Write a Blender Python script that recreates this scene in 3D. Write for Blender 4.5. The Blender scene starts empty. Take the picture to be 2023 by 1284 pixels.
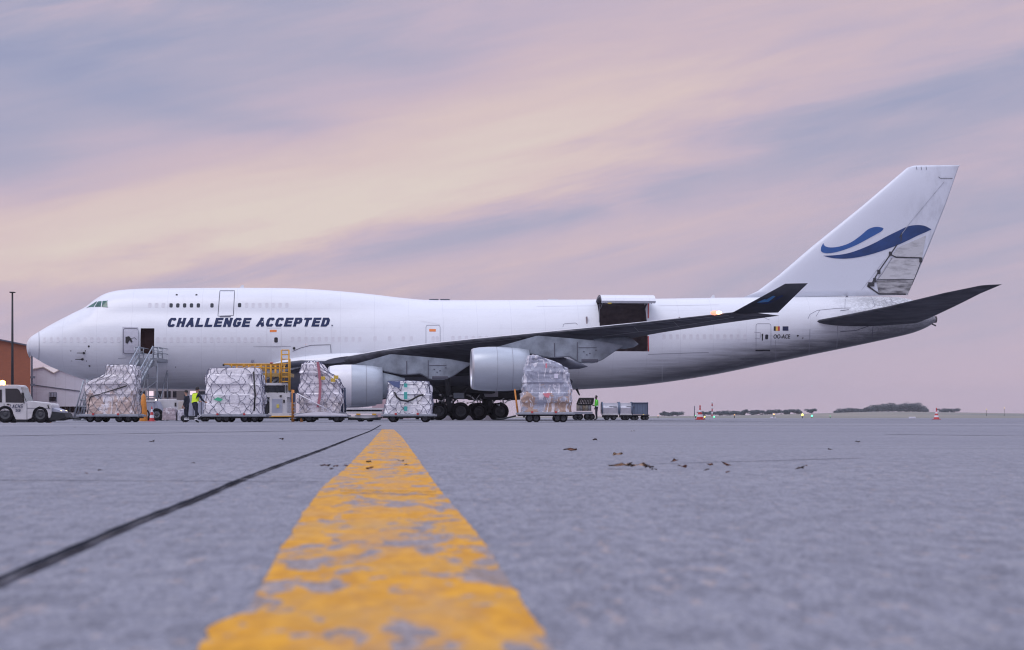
import bpy, bmesh, math, random
import numpy as np
from mathutils import Vector, Matrix, noise
from mathutils.bvhtree import BVHTree
R = math.radians
C = bpy.context.scene.collection
SC = bpy.context.scene

# ------------------------------------------------------------------ camera
HAZE = .00015
F, CX, HY, EYE = 3900.0, 1011.5, 823.0, 0.25
def PX(px, Y): return (px - CX) / F * Y
def PZ(py, Y): return EYE + (HY - py) / F * Y
cam_d = bpy.data.cameras.new('camera'); cam = bpy.data.objects.new('camera', cam_d); C.objects.link(cam)
cam.location = (0, 0, EYE); cam.rotation_euler = (R(90), 0, 0)
cam_d.sensor_width = 36; cam_d.lens = F / 2023 * 36
cam_d.shift_y = (HY - 642) / 2023
cam_d.clip_start = 0.1; cam_d.clip_end = 20000
cam_d.dof.use_dof = True; cam_d.dof.focus_distance = 118; cam_d.dof.aperture_fstop = 8.5
SC.camera = cam
SC.cycles.filter_width = 1.15
SC.view_settings.view_transform = 'Standard'; SC.view_settings.look = 'None'
SC.view_settings.exposure = 0.0; SC.view_settings.gamma = 1; SC.view_settings.use_curve_mapping = False

# ------------------------------------------------------------------ sky
W = bpy.data.worlds.new('World'); SC.world = W; W.use_nodes = True
wt = W.node_tree; wt.nodes.clear()
def wn(t, **k):
    n = wt.nodes.new(t)
    for a, b in k.items(): setattr(n, a, b)
    return n
def wl(a, b): wt.links.new(a, b)
def wmath(op, a, b=None, c=None):
    n = wn('ShaderNodeMath', operation=op)
    for i, v in enumerate((a, b, c)):
        if v is None: continue
        if isinstance(v, (int, float)): n.inputs[i].default_value = v
        else: wl(v, n.inputs[i])
    return n.outputs[0]
tc = wn('ShaderNodeTexCoord'); nrm = wn('ShaderNodeVectorMath', operation='NORMALIZE'); wl(tc.outputs['Generated'], nrm.inputs[0])
sep = wn('ShaderNodeSeparateXYZ'); wl(nrm.outputs[0], sep.inputs[0])
dx, dy, dz = sep.outputs
def wnoise(scale, rot, sc, detail=5, rough=.55, dist=0.0, off=(0, 0, 0)):
    m = wn('ShaderNodeMapping'); m.inputs['Rotation'].default_value = rot; m.inputs['Location'].default_value = off
    m2 = wn('ShaderNodeMapping'); m2.inputs['Scale'].default_value = sc
    wl(nrm.outputs[0], m.inputs[0]); wl(m.outputs[0], m2.inputs[0])
    n = wn('ShaderNodeTexNoise'); n.inputs['Scale'].default_value = scale; n.inputs['Detail'].default_value = detail
    n.inputs['Roughness'].default_value = rough; n.inputs['Distortion'].default_value = dist
    wl(m2.outputs[0], n.inputs[0]); return n.outputs['Fac']
tilt = (0, R(13), 0)
n1 = wnoise(1.6, tilt, (1.6, 1.6, 9), 5, .55, .3, (0, 0, .3))
n2 = wnoise(4.5, tilt, (1.6, 1.6, 9), 6, .6, .5, (3, 1, 0))
n3 = wnoise(11, (0, R(11), 0), (.9, .9, 9), 6, .6, .4)
az = wmath('ARCTAN2', dx, dy); el = wmath('ARCSINE', dz)
def blob(px, py, lx, ly, ang):       # a soft cloud bank: centre and half sizes given as angles seen from the apron
    a0 = math.atan((px - CX) / F); e0 = math.atan((HY - py) / F); t = R(ang)
    da = wmath('SUBTRACT', az, a0); de = wmath('SUBTRACT', el, e0)
    p = wmath('ADD', wmath('MULTIPLY', da, math.cos(t) / (lx / F)), wmath('MULTIPLY', de, math.sin(t) / (lx / F)))
    q = wmath('ADD', wmath('MULTIPLY', da, -math.sin(t) / (ly / F)), wmath('MULTIPLY', de, math.cos(t) / (ly / F)))
    q = wmath('ADD', q, wmath('MULTIPLY', wmath('SUBTRACT', n2, .5), 2.4))
    s = wmath('ADD', wmath('MULTIPLY', p, p), wmath('MULTIPLY', q, q))
    return wmath('EXPONENT', wmath('MULTIPLY', s, -1))
warm = 0.52
terms = [(blob(880, 350, 600, 120, 13), .28), (blob(180, 470, 520, 90, 7), .30), (blob(1350, 100, 900, 150, 14), .12),
         (blob(1050, 250, 500, 90, 12), .08), (blob(1400, 450, 700, 30, 9), .07), (blob(500, 440, 400, 50, 10), .10), (blob(1000, 490, 500, 20, 8), .06),
         (blob(40, 140, 520, 140, 4), -.30), (blob(330, 205, 280, 40, -12), -.13), (blob(850, 105, 150, 60, 10), -.13), (blob(560, 255, 140, 14, 6), -.10),
         (blob(1950, 190, 400, 60, 14), -.20), (blob(1350, 360, 700, 30, 12), -.12), (blob(620, 545, 600, 22, 9), -.12), (blob(1200, 420, 500, 16, 10), -.07),
         (blob(1950, 430, 260, 150, 15), -.10), (blob(0, 330, 160, 70, 0), -.16), (blob(520, 5, 150, 18, 0), -.16)]
v = wmath('ADD', warm, wmath('MULTIPLY', wmath('SUBTRACT', n1, .5), .18))
v = wmath('ADD', v, wmath('MULTIPLY', wmath('SUBTRACT', n2, .5), .50))
v = wmath('ADD', v, wmath('MULTIPLY', wmath('SUBTRACT', n3, .5), .28))
for b, k in terms: v = wmath('ADD', v, wmath('MULTIPLY', b, k))
cr = wn('ShaderNodeValToRGB'); e = cr.color_ramp.elements
def lin(r, g, b): return tuple(((c / 255 + .055) / 1.055) ** 2.4 if c > 10 else c / 255 / 12.92 for c in (r, g, b)) + (1,)
e[0].position = 0.0; e[0].color = lin(152, 158, 193)
e[1].position = 1.0; e[1].color = lin(232, 216, 208)
for p, c in ((.2, (165, 168, 198)), (.38, (182, 177, 201)), (.52, (200, 185, 204)), (.66, (213, 192, 203)), (.82, (226, 204, 203))):
    x = e.new(p); x.color = lin(*c)
wl(v, cr.inputs[0])
# toward the horizon the sky settles to an even dusky pink, overhead, out of frame, it is brightened and blued to light the aircraft
hz = wmath('MINIMUM', wmath('MAXIMUM', wmath('MULTIPLY', wmath('SUBTRACT', .062, el), 22), 0), 1)
hmix = wn('ShaderNodeMix', data_type='RGBA'); wl(wmath('MULTIPLY', hz, .75), hmix.inputs[0]); wl(cr.outputs[0], hmix.inputs[6]); hmix.inputs[7].default_value = lin(208, 188, 206)
up = wmath('MINIMUM', wmath('MAXIMUM', wmath('MULTIPLY', wmath('SUBTRACT', dz, .3), 2.0), 0), 1)
umix = wn('ShaderNodeMix', data_type='RGBA'); wl(up, umix.inputs[0]); wl(hmix.outputs[2], umix.inputs[6]); umix.inputs[7].default_value = (1.02, 1.10, 1.50, 1)
sky = wn('ShaderNodeTexSky', sky_type='NISHITA'); sky.sun_disc = False; sky.sun_elevation = R(62); sky.sun_rotation = R(221)
bg0 = wn('ShaderNodeBackground'); wl(umix.outputs[2], bg0.inputs[0]); bg0.inputs[1].default_value = .97
bg1 = wn('ShaderNodeBackground'); wl(sky.outputs[0], bg1.inputs[0]); bg1.inputs[1].default_value = .05
mx = wn('ShaderNodeMixShader'); mx.inputs[0].default_value = .08; wl(bg0.outputs[0], mx.inputs[1]); wl(bg1.outputs[0], mx.inputs[2])
out = wn('ShaderNodeOutputWorld'); wl(mx.outputs[0], out.inputs[0])

sd = bpy.data.lights.new('sun', 'SUN'); sd.energy = 1.2; sd.angle = R(35); sd.color = (1, .93, .9)
so = bpy.data.objects.new('sun', sd); C.objects.link(so)
sv = Vector((-.30, -.34, .88)); so.rotation_euler = sv.to_track_quat('Z', 'Y').to_euler(); so.location = (-50, -60, 90)

# ------------------------------------------------------------------ materials
def M(name, col, rough=.5, metal=0.0, var=0.0, scale=3.0, bump=0.0, bscale=40.0, spec=.5, coat=0.0, stretch=(1, 1, 1), col2=None, thr=None):
    m = bpy.data.materials.new(name); m.use_nodes = True; t = m.node_tree; b = t.nodes['Principled BSDF']
    b.inputs['Roughness'].default_value = rough; b.inputs['Metallic'].default_value = metal
    b.inputs['Specular IOR Level'].default_value = spec; b.inputs['Coat Weight'].default_value = coat
    b.inputs['Base Color'].default_value = (*col, 1)
    tcn = t.nodes.new('ShaderNodeTexCoord'); mp = t.nodes.new('ShaderNodeMapping'); mp.inputs['Scale'].default_value = stretch
    t.links.new(tcn.outputs['Object'], mp.inputs[0])
    if var or col2:
        n = t.nodes.new('ShaderNodeTexNoise'); n.inputs['Scale'].default_value = scale; n.inputs['Detail'].default_value = 6; n.inputs['Roughness'].default_value = .6
        t.links.new(mp.outputs[0], n.inputs[0])
        r = t.nodes.new('ShaderNodeValToRGB'); lo, hi = thr or (.3, .7)
        r.color_ramp.elements[0].position = lo; r.color_ramp.elements[1].position = hi
        r.color_ramp.elements[0].color = (*(col2 or tuple(c * (1 - var) for c in col)), 1)
        r.color_ramp.elements[1].color = (*(col if col2 else tuple(min(1, c * (1 + var)) for c in col)), 1)
        t.links.new(n.outputs['Fac'], r.inputs[0]); t.links.new(r.outputs[0], b.inputs['Base Color'])
    if bump:
        n = t.nodes.new('ShaderNodeTexNoise'); n.inputs['Scale'].default_value = bscale; n.inputs['Detail'].default_value = 5
        t.links.new(mp.outputs[0], n.inputs[0]); bp = t.nodes.new('ShaderNodeBump'); bp.inputs['Strength'].default_value = bump; bp.inputs['Distance'].default_value = .05
        t.links.new(n.outputs['Fac'], bp.inputs['Height']); t.links.new(bp.outputs[0], b.inputs['Normal'])
    return m
def emit(name, col, s):
    m = bpy.data.materials.new(name); m.use_nodes = True; b = m.node_tree.nodes['Principled BSDF']
    b.inputs['Base Color'].default_value = (*col, 1); b.inputs['Emission Color'].default_value = (*col, 1); b.inputs['Emission Strength'].default_value = s
    return m
class NT:                                   # tiny node builder on a material
    def __init__(s, name, rough=.5):
        s.m = bpy.data.materials.new(name); s.m.use_nodes = True; s.t = s.m.node_tree; s.b = s.t.nodes['Principled BSDF']; s.b.inputs['Roughness'].default_value = rough
        s.tc = s.t.nodes.new('ShaderNodeTexCoord')
    def n(s, t, **k):
        x = s.t.nodes.new(t)
        for a, b in k.items(): setattr(x, a, b)
        return x
    def l(s, a, b): s.t.links.new(a, b)
    def math(s, op, a, b=None, c=None, clamp=False):
        n = s.n('ShaderNodeMath', operation=op); n.use_clamp = clamp
        for i, v in enumerate((a, b, c)):
            if v is None: continue
            if isinstance(v, (int, float)): n.inputs[i].default_value = v
            else: s.l(v, n.inputs[i])
        return n.outputs[0]
    def noise(s, scale, stretch=(1, 1, 1), detail=5, rough=.6, rot=(0, 0, 0), dist=0):
        mp = s.n('ShaderNodeMapping'); mp.inputs['Scale'].default_value = stretch; mp.inputs['Rotation'].default_value = rot
        s.l(s.tc.outputs['Object'], mp.inputs[0])
        n = s.n('ShaderNodeTexNoise'); n.inputs['Scale'].default_value = scale; n.inputs['Detail'].default_value = detail; n.inputs['Roughness'].default_value = rough; n.inputs['Distortion'].default_value = dist
        s.l(mp.outputs[0], n.inputs[0]); return n.outputs['Fac']
    def step(s, v, a, b): 
        n = s.n('ShaderNodeMapRange', interpolation_type='SMOOTHSTEP'); n.inputs['From Min'].default_value = a; n.inputs['From Max'].default_value = b
        s.l(v, n.inputs[0]); return n.outputs[0]
    def mix(s, f, a, b):
        n = s.n('ShaderNodeMix', data_type='RGBA')
        if isinstance(f, (int, float)): n.inputs[0].default_value = f
        else: s.l(f, n.inputs[0])
        for i, v in ((6, a), (7, b)):
            if isinstance(v, tuple): n.inputs[i].default_value = (*v[:3], 1)
            else: s.l(v, n.inputs[i])
        return n.outputs[2]
    def xyz(s):
        q = s.n('ShaderNodeSeparateXYZ'); s.l(s.tc.outputs['Object'], q.inputs[0]); return q.outputs

def aircraft_paint(name, col, rear=True, rough=.3):
    q = NT(name, rough); X, Y, Z = q.xyz()
    dirt = q.noise(.8, (.25, 1, 1.2), 7, .65)
    streak = q.noise(1.6, (.12, 1, 3.0), 6, .7)
    fine = q.noise(9, (.5, 1, 1), 5, .7)
    c = q.mix(q.math('MULTIPLY', q.step(dirt, .42, .75), .16), col, tuple(k * .62 for k in col))
    if rear:
        # oily belly grime aft of the wing, plus lower-hull shade put into the colour
        bel = q.math('ADD', q.math('MAXIMUM', q.math('MULTIPLY_ADD', X, .185, -1.1), 0), 2.55)      # edge of grime and painted shade climbs with the tail
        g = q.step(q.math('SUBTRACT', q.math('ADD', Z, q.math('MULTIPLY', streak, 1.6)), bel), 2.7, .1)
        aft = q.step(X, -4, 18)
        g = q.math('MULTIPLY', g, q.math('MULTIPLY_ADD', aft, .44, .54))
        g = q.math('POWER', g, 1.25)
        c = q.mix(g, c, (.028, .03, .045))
        apu = q.math('MULTIPLY', q.step(X, 23, 29), q.step(q.math('ADD', fine, q.math('MULTIPLY', dirt, .6)), .62, .95))
        c = q.mix(q.math('MULTIPLY', apu, .6), c, (.08, .08, .09))
    # skin panel joints
    for ax, pitch, ph in ((X, 2.54, .3),):
        w = q.math('PINGPONG', q.math('ADD', ax, ph), pitch / 2)
        ln = q.step(w, .022, .0)
        c = q.mix(q.math('MULTIPLY', ln, .24), c, (.25, .26, .32))
    w = q.math('PINGPONG', q.math('ADD', Z, .37), .72)
    c = q.mix(q.math('MULTIPLY', q.step(w, .016, .0), .16), c, (.22, .23, .3))
    c = q.mix(q.math('MULTIPLY', q.step(q.noise(2.2, (.9, 1, .12), 5, .7), .55, .8), .16), c, (.30, .30, .34))
    q.l(c, q.b.inputs['Base Color'])
    bp = q.n('ShaderNodeBump'); bp.inputs['Strength'].default_value = .12; bp.inputs['Distance'].default_value = .08
    q.l(q.noise(.9, (1, 1, 1), 3), bp.inputs['Height']); q.l(bp.outputs[0], q.b.inputs['Normal'])
    return q.m

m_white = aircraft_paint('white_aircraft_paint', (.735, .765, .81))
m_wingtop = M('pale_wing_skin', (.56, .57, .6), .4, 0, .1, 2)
m_under = M('shaded_underwing_skin', (.062, .065, .082), .7, 0, .5, 1.6, spec=.15, stretch=(.3, 1, 1))  # underside shade put into the colour; the skin itself is paler grey
m_nac = M('nacelle_grey_paint', (.45, .50, .56), .32, .15, .07, 2, stretch=(.3, 1, 1))
m_nacw = M('nacelle_white_paint', (.74, .75, .79), .3, 0, .05, 2)
m_lip = M('polished_inlet_lip', (.62, .63, .66), .28, .8)
m_pyl = M('pylon_grey_paint', (.25, .29, .34), .5, 0, .35, 1.1)
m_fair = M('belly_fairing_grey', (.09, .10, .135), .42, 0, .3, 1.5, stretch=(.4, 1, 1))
m_core = M('hot_section_metal', (.16, .15, .15), .4, .7, .3, 5)
m_dark = M('near_black', (.012, .013, .017), .5)
m_line = M('panel_gap', (.10, .105, .14), .7)
m_soft = M('weathered_joint', (.28, .29, .34), .7)
m_plug = M('window_plug_paint', (.655, .665, .71), .5)
m_plug2 = M('window_plug_rim', (.70, .71, .755), .5)
m_glass = M('dark_glass', (.015, .018, .024), .08, 0, spec=.6)
m_green = M('cockpit_glass_green', (.03, .11, .085), .1, 0, .6, 3)
m_navy = M('navy_lettering', (.006, .018, .075), .5, spec=.2)
m_blue = M('bright_blue_livery', (.022, .10, .32), .4, 0, .08, 2)
m_blue2 = M('deep_blue_livery', (.012, .048, .17), .4, 0, .25, 1.2)
m_tyre = M('tyre_rubber', (.010, .010, .013), .9, 0, .3, 12, spec=.15)
m_rim = M('wheel_rim_paint', (.05, .055, .065), .6, 0, .25, 9)
m_gear = M('landing_gear_paint', (.035, .04, .05), .6, 0, .3, 6)
m_interior = M('cargo_hold_liner', (.30, .25, .27), .8, 0, .3, 2)
m_doorin = M('door_inner_panel', (.13, .13, .15), .6, 0, .4, 3)
m_brown = M('entry_curtain_brown', (.075, .03, .025), .8)
m_orange = M('orange_marking', (.75, .22, .05), .5)
m_red = M('red_paint', (.5, .05, .05), .5)
m_steel = M('galvanised_steel', (.30, .33, .37), .45, .5, .2, 8)
m_alu = M('cart_aluminium', (.36, .39, .44), .42, .5, .2, 4)
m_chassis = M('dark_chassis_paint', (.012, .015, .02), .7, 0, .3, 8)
m_eqwhite = M('equipment_white_paint', (.56, .56, .58), .45, 0, .14, 1.5, bump=.05)
m_eqgrey = M('equipment_grey_paint', (.34, .36, .44), .5, 0, .1, 3)
m_yellow = M('safety_yellow_paint', (.62, .32, .025), .5, 0, .18, 5)
m_amber = M('orange_post_paint', (.58, .22, .03), .5, 0, .25, 5)
m_net = M('navy_cargo_net', (.07, .075, .14), .8)
m_netg = M('grey_cargo_net', (.12, .125, .16), .8)
m_strap = M('white_strap', (.72, .72, .78), .6)
m_black = M('black_rubber', (.012, .012, .014), .6)
m_skin = M('skin', (.42, .24, .17), .55)
m_skin2 = M('dark_skin', (.10, .055, .04), .55)
m_hair = M('hair', (.01, .009, .01), .7)
m_cloth = M('dark_work_clothes', (.015, .02, .035), .85, 0, .3, 12)
m_vest = M('hi_vis_yellow', (.62, .85, .03), .7, 0, .1, 12)
m_vestg = M('hi_vis_green', (.14, .72, .06), .7, 0, .1, 12)
m_refl = M('reflective_band', (.8, .82, .85), .35)

def wrap_mat(name, base, dark, brown, brownz=None, glossy=.25, bw=.55, sheen=.55):
    q = NT(name, glossy); X, Y, Z = q.xyz()
    br = q.n('ShaderNodeTexBrick'); br.inputs['Scale'].default_value = 1; br.inputs['Brick Width'].default_value = bw; br.inputs['Row Height'].default_value = bw * .72
    br.inputs['Mortar Size'].default_value = .009; br.inputs['Color1'].default_value = (*base, 1); br.inputs['Color2'].default_value = (*tuple(c * .80 for c in base), 1); br.inputs['Mortar'].default_value = (*(b * .45 + d * .55 for b, d in zip(base, dark)), 1)
    br.inputs['Bias'].default_value = -.2
    cb = q.n('ShaderNodeCombineXYZ'); q.l(q.math('ADD', X, Y), cb.inputs[0]); q.l(Z, cb.inputs[1]); q.l(cb.outputs[0], br.inputs['Vector'])
    c = br.outputs['Color']
    n1 = q.noise(1.3, (1, 1, 1), 5, .6); n2 = q.noise(1.9, (1, 1, 1.6), 3, .55, dist=1.2); n3 = q.noise(2.6, (1, 1, .35), 3, .5, rot=(0, .7, 0), dist=1.6)
    c = q.mix(q.step(n1, .50, .62), c, tuple(k * .97 for k in base))
    c = q.mix(q.math('MULTIPLY', q.step(n2, .60, .72), .5), c, dark)
    if brown:
        f = q.step(q.math('ADD', n1, q.math('MULTIPLY', Z, -.16)), *(brownz or (.42, .52)))
        c = q.mix(q.math('MULTIPLY', f, .75), c, brown)
    c = q.mix(q.math('MULTIPLY', q.step(n3, .55, .61), sheen), c, (.86, .86, .92))  # film highlights painted into the colour as pale streaks
    q.l(c, q.b.inputs['Base Color']); q.b.inputs['Coat Weight'].default_value = .5; q.b.inputs['Coat Roughness'].default_value = .12
    bp = q.n('ShaderNodeBump'); bp.inputs['Strength'].default_value = .55; bp.inputs['Distance'].default_value = .10; q.l(q.math('ADD', n2, n3), bp.inputs['Height']); q.l(bp.outputs[0], q.b.inputs['Normal'])
    return q.m
m_wrapA = wrap_mat('film_over_white_and_tan_cartons', (.86, .85, .90), (.20, .20, .26), (.50, .34, .26), (.34, .44), bw=.34)
m_wrapB = wrap_mat('white_wrapped_boxes', (.90, .90, .95), (.34, .34, .44), None, bw=.8)
m_wrapC = wrap_mat('white_sacks_under_film', (.82, .80, .86), (.22, .20, .26), (.34, .30, .30), (.38, .5), bw=.42)
m_wrapD = wrap_mat('white_bundles', (.92, .93, .97), (.30, .32, .46), None, bw=.5)
m_wrapE = wrap_mat('clear_film_over_grey_and_cardboard', (.40, .43, .53), (.09, .11, .16), (.46, .27, .15), (.39, .47), .14, bw=1.3, sheen=.75)

# ------------------------------------------------------------------ helpers
def new_obj(name, data, parent=None):
    o = bpy.data.objects.new(name, data); C.objects.link(o)
    if parent: o.parent = parent
    return o
def obj(name, bm, mats, parent=None, smooth=False, auto=False):
    me = bpy.data.meshes.new(name); bm.normal_update(); bm.to_mesh(me); bm.free()
    for m in (mats if isinstance(mats, (list, tuple)) else [mats]): me.materials.append(m)
    if smooth:
        me.polygons.foreach_set('use_smooth', [True] * len(me.polygons))
        if auto: me.set_sharp_from_angle(angle=R(38))
    return new_obj(name, me, parent)
def thing(name, label, cat, loc=(0, 0, 0), rotz=0, group=None):
    o = bpy.data.objects.new(name, None); C.objects.link(o); o.location = loc; o.rotation_euler = (0, 0, rotz); o.empty_display_size = .3
    o['label'] = label; o['category'] = cat
    if group: o['group'] = group
    return o
def tag(o, label, cat, group=None, kind=None):
    o['label'] = label; o['category'] = cat
    if group: o['group'] = group
    if kind: o['kind'] = kind
    return o
def box(bm, x0, x1, y0, y1, z0, z1, mi=0, bev=0.0):
    vs = [bm.verts.new((x, y, z)) for x in (x0, x1) for y in (y0, y1) for z in (z0, z1)]
    fs = []
    for f in ((0, 1, 3, 2), (4, 6, 7, 5), (0, 4, 5, 1), (2, 3, 7, 6), (0, 2, 6, 4), (1, 5, 7, 3)):
        q = bm.faces.new([vs[i] for i in f]); q.material_index = mi; fs.append(q)
    if bev:
        es = list({e for f in fs for e in f.edges})
        r = bmesh.ops.bevel(bm, geom=es, offset=bev, segments=2, affect='EDGES', profile=.6)
        for f in r['faces']: f.material_index = mi
def prism(bm, pts, y0, y1, mi=0, bev=0.0):   # side view polygon (x,z) given thickness y0..y1
    a = [bm.verts.new((x, y0, z)) for x, z in pts]; b = [bm.verts.new((x, y1, z)) for x, z in pts]
    fs = [bm.faces.new(a), bm.faces.new(list(reversed(b)))]
    n = len(pts)
    for i in range(n): fs.append(bm.faces.new((a[i], b[i], b[(i + 1) % n], a[(i + 1) % n])))
    for f in fs: f.material_index = mi
    bmesh.ops.recalc_face_normals(bm, faces=fs)
    if bev:
        r = bmesh.ops.bevel(bm, geom=list({e for f in fs for e in f.edges}), offset=bev, segments=2, affect='EDGES')
        for f in r['faces']: f.material_index = mi
def tube(bm, pts, r, n=6, mi=0, r1=None, cap=True):
    pts = [Vector(p) for p in pts]; rings = []
    for i, p in enumerate(pts):
        d = (pts[min(i + 1, len(pts) - 1)] - pts[max(i - 1, 0)]).normalized()
        a = d.orthogonal().normalized() if i == 0 else (rings_a - d * rings_a.dot(d)).normalized()
        rings_a = a; b = d.cross(a)
        rr = r if r1 is None else r + (r1 - r) * i / (len(pts) - 1)
        rings.append([bm.verts.new(p + (a * math.cos(2 * math.pi * k / n) + b * math.sin(2 * math.pi * k / n)) * rr) for k in range(n)])
    for i in range(len(rings) - 1):
        for k in range(n):
            f = bm.faces.new((rings[i][k], rings[i][(k + 1) % n], rings[i + 1][(k + 1) % n], rings[i + 1][k])); f.material_index = mi; f.smooth = n > 5
    if cap:
        for q in (list(reversed(rings[0])), rings[-1]): f = bm.faces.new(q); f.material_index = mi
def lathe(bm, prof, axis='X', c=(0, 0, 0), n=24, mi=0, a0=0, a1=2 * math.pi):   # profile (along, radius)
    full = abs(a1 - a0 - 2 * math.pi) < 1e-6; rings = []
    for s, r in prof:
        ring = []
        for k in range(n if full else n + 1):
            t = a0 + (a1 - a0) * k / n; u, v = r * math.cos(t), r * math.sin(t)
            p = (s, u, v) if axis == 'X' else ((u, s, v) if axis == 'Y' else (u, v, s))
            ring.append(bm.verts.new((c[0] + p[0], c[1] + p[1], c[2] + p[2])))
        rings.append(ring)
    for i in range(len(rings) - 1):
        m_ = len(rings[0])
        for k in range(m_ if full else m_ - 1):
            f = bm.faces.new((rings[i][k], rings[i][(k + 1) % m_], rings[i + 1][(k + 1) % m_], rings[i + 1][k])); f.material_index = mi; f.smooth = True
def wheel_bm(r, w, tread=0):                 # axle along y; tyre slot 0, rim slot 1
    bm = bmesh.new()
    lathe(bm, [(-w * .36, r * .58), (-w * .5, r * .66), (-w * .5, r * .88), (-w * .36, r), (w * .36, r), (w * .5, r * .88), (w * .5, r * .66), (w * .36, r * .58)], 'Y', n=28, mi=0)
    lathe(bm, [(-w * .36, .001), (-w * .40, r * .12), (-w * .40, r * .22), (-w * .28, r * .25), (-w * .22, r * .42), (-w * .4, r * .52), (-w * .38, r * .6)], 'Y', n=20, mi=1)
    lathe(bm, [(w * .36, .001), (w * .40, r * .12), (w * .28, r * .25), (w * .22, r * .42), (w * .4, r * .52), (w * .38, r * .6)], 'Y', n=20, mi=1)
    return bm
def copy_tree(o, parent=None):
    c = o.copy(); C.objects.link(c); c.parent = parent
    for ch in list(o.children): copy_tree(ch, c)
    return c
def pchip(xs, ys):
    xs = np.array(xs, float); ys = np.array(ys, float); h = np.diff(xs); d = np.diff(ys) / h; m = np.zeros(len(xs))
    m[0], m[-1] = d[0], d[-1]
    for i in range(1, len(xs) - 1):
        if d[i - 1] * d[i] > 0:
            w1 = 2 * h[i] + h[i - 1]; w2 = h[i] + 2 * h[i - 1]; m[i] = (w1 + w2) / (w1 / d[i - 1] + w2 / d[i])
    def f(x):
        x = min(max(x, xs[0]), xs[-1]); i = int(min(max(np.searchsorted(xs, x) - 1, 0), len(xs) - 2)); t = (x - xs[i]) / h[i]
        return float((1 + 2 * t) * (1 - t) ** 2 * ys[i] + t * (1 - t) ** 2 * h[i] * m[i] + t * t * (3 - 2 * t) * ys[i + 1] + t * t * (t - 1) * h[i] * m[i + 1])
    return f
def text_bm(txt, shear=0.0, fat=0.0):
    cu = bpy.data.curves.new('lettering', 'FONT'); cu.body = txt; cu.shear = shear; cu.offset = fat; cu.resolution_u = 3
    o = bpy.data.objects.new('lettering', cu); C.objects.link(o); bpy.context.view_layer.update()
    me = o.to_mesh(); bm = bmesh.new(); bm.from_mesh(me); o.to_mesh_clear(); bpy.data.objects.remove(o); bpy.data.curves.remove(cu)
    bmesh.ops.triangulate(bm, faces=bm.faces[:]); return bm
GL = {'C': [[(1, .80), (.86, 1), (.2, 1), (0, .8), (0, .2), (.2, 0), (.86, 0), (1, .2)]], 'H': [[(0, 0), (0, 1)], [(1, 0), (1, 1)], [(0, .5), (1, .5)]], 'A': [[(0, 0), (.5, 1)], [(.5, 1), (1, 0)], [(.2, .28), (.8, .28)]],
      'L': [[(0, 1), (0, 0), (1, 0)]], 'E': [[(1, 1), (0, 1), (0, 0), (1, 0)], [(0, .5), (.9, .5)]], 'N': [[(0, 0), (0, 1)], [(.06, .96), (.94, .04)], [(1, 0), (1, 1)]], 'G': [[(1, .82), (.86, 1), (.2, 1), (0, .8), (0, .2), (.2, 0), (.8, 0), (1, .18), (1, .45), (.58, .45)]],
      'P': [[(0, 0), (0, 1), (.82, 1), (1, .86), (1, .56), (.82, .42), (0, .42)]], 'T': [[(0, 1), (1, 1)], [(.5, 1), (.5, 0)]], 'D': [[(0, 0), (0, 1), (.75, 1), (1, .75), (1, .25), (.75, 0), (0, 0)]],
      'O': [[(.2, 0), (.8, 0), (1, .2), (1, .8), (.8, 1), (.2, 1), (0, .8), (0, .2), (.2, 0)]], '-': [[(.15, .48), (.85, .48)]], 'S': [[(1, .82), (.85, 1), (.15, 1), (0, .85), (0, .62), (.15, .5), (.85, .5), (1, .38), (1, .15), (.85, 0), (.15, 0), (0, .18)]],
      '5': [[(1, 1), (0, 1), (0, .55), (.8, .55), (1, .4), (1, .15), (.8, 0), (0, 0)]], '9': [[(0, 0), (.8, 0), (1, .2), (1, .8), (.8, 1), (.2, 1), (0, .8), (0, .55), (.2, .42), (1, .42)]]}
def stroke_polys(txt, x0, x1, y0, y1, shear, hw, vw, gap=.28, flip=True):
    """block lettering as ribbons; hw / vw = half stroke width of upright / level strokes in output units. Yields quads in output units."""
    n = len(txt); sh = shear * abs(y1 - y0); pitch = (x1 - x0 - sh) / (n - gap / (1 + gap)); w = pitch / (1 + gap); res = []
    for i, ch in enumerate(txt):
        ox = x0 + i * pitch
        for st_ in GL[ch]:
            P = [(ox + hw + a * (w - 2 * hw), vw + b * (abs(y1 - y0) - 2 * vw)) for a, b in st_]; closed = st_[0] == st_[-1]; L, R2 = [], []
            for k in range(len(P)):
                def dirn(a, b): d = Vector((b[0] - a[0], b[1] - a[1])); return d.normalized()
                if closed: p, q_ = dirn(P[k - 1 if k else -2], P[k]), dirn(P[k], P[k + 1 if k < len(P) - 1 else 1])
                else: p = dirn(P[max(k - 1, 0)], P[max(k, 1)]); q_ = dirn(P[min(k, len(P) - 2)], P[min(k + 1, len(P) - 1)])
                n1_, n2_ = Vector((-p.y, p.x)), Vector((-q_.y, q_.x)); m_ = (n1_ + n2_); m_ = m_ / max(.45, m_.length ** 2 / 2) 
                off = Vector((m_.x * hw, m_.y * vw)); c_ = Vector(P[k])
                if not closed and k == 0: c_ = c_ - Vector((p.x * hw, p.y * vw)) * (.98 if ch not in 'CGS' else .2)
                if not closed and k == len(P) - 1: c_ = c_ + Vector((q_.x * hw, q_.y * vw)) * (.98 if ch not in 'CGS' else .2)
                L.append(c_ + off); R2.append(c_ - off)
            for k in range(len(P) - 1): res.append([L[k], L[k + 1], R2[k + 1], R2[k]])
    return [[(p.x + shear * p.y, (y1 - p.y) if flip else (y0 + p.y)) for p in q_] for q_ in res]
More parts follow.
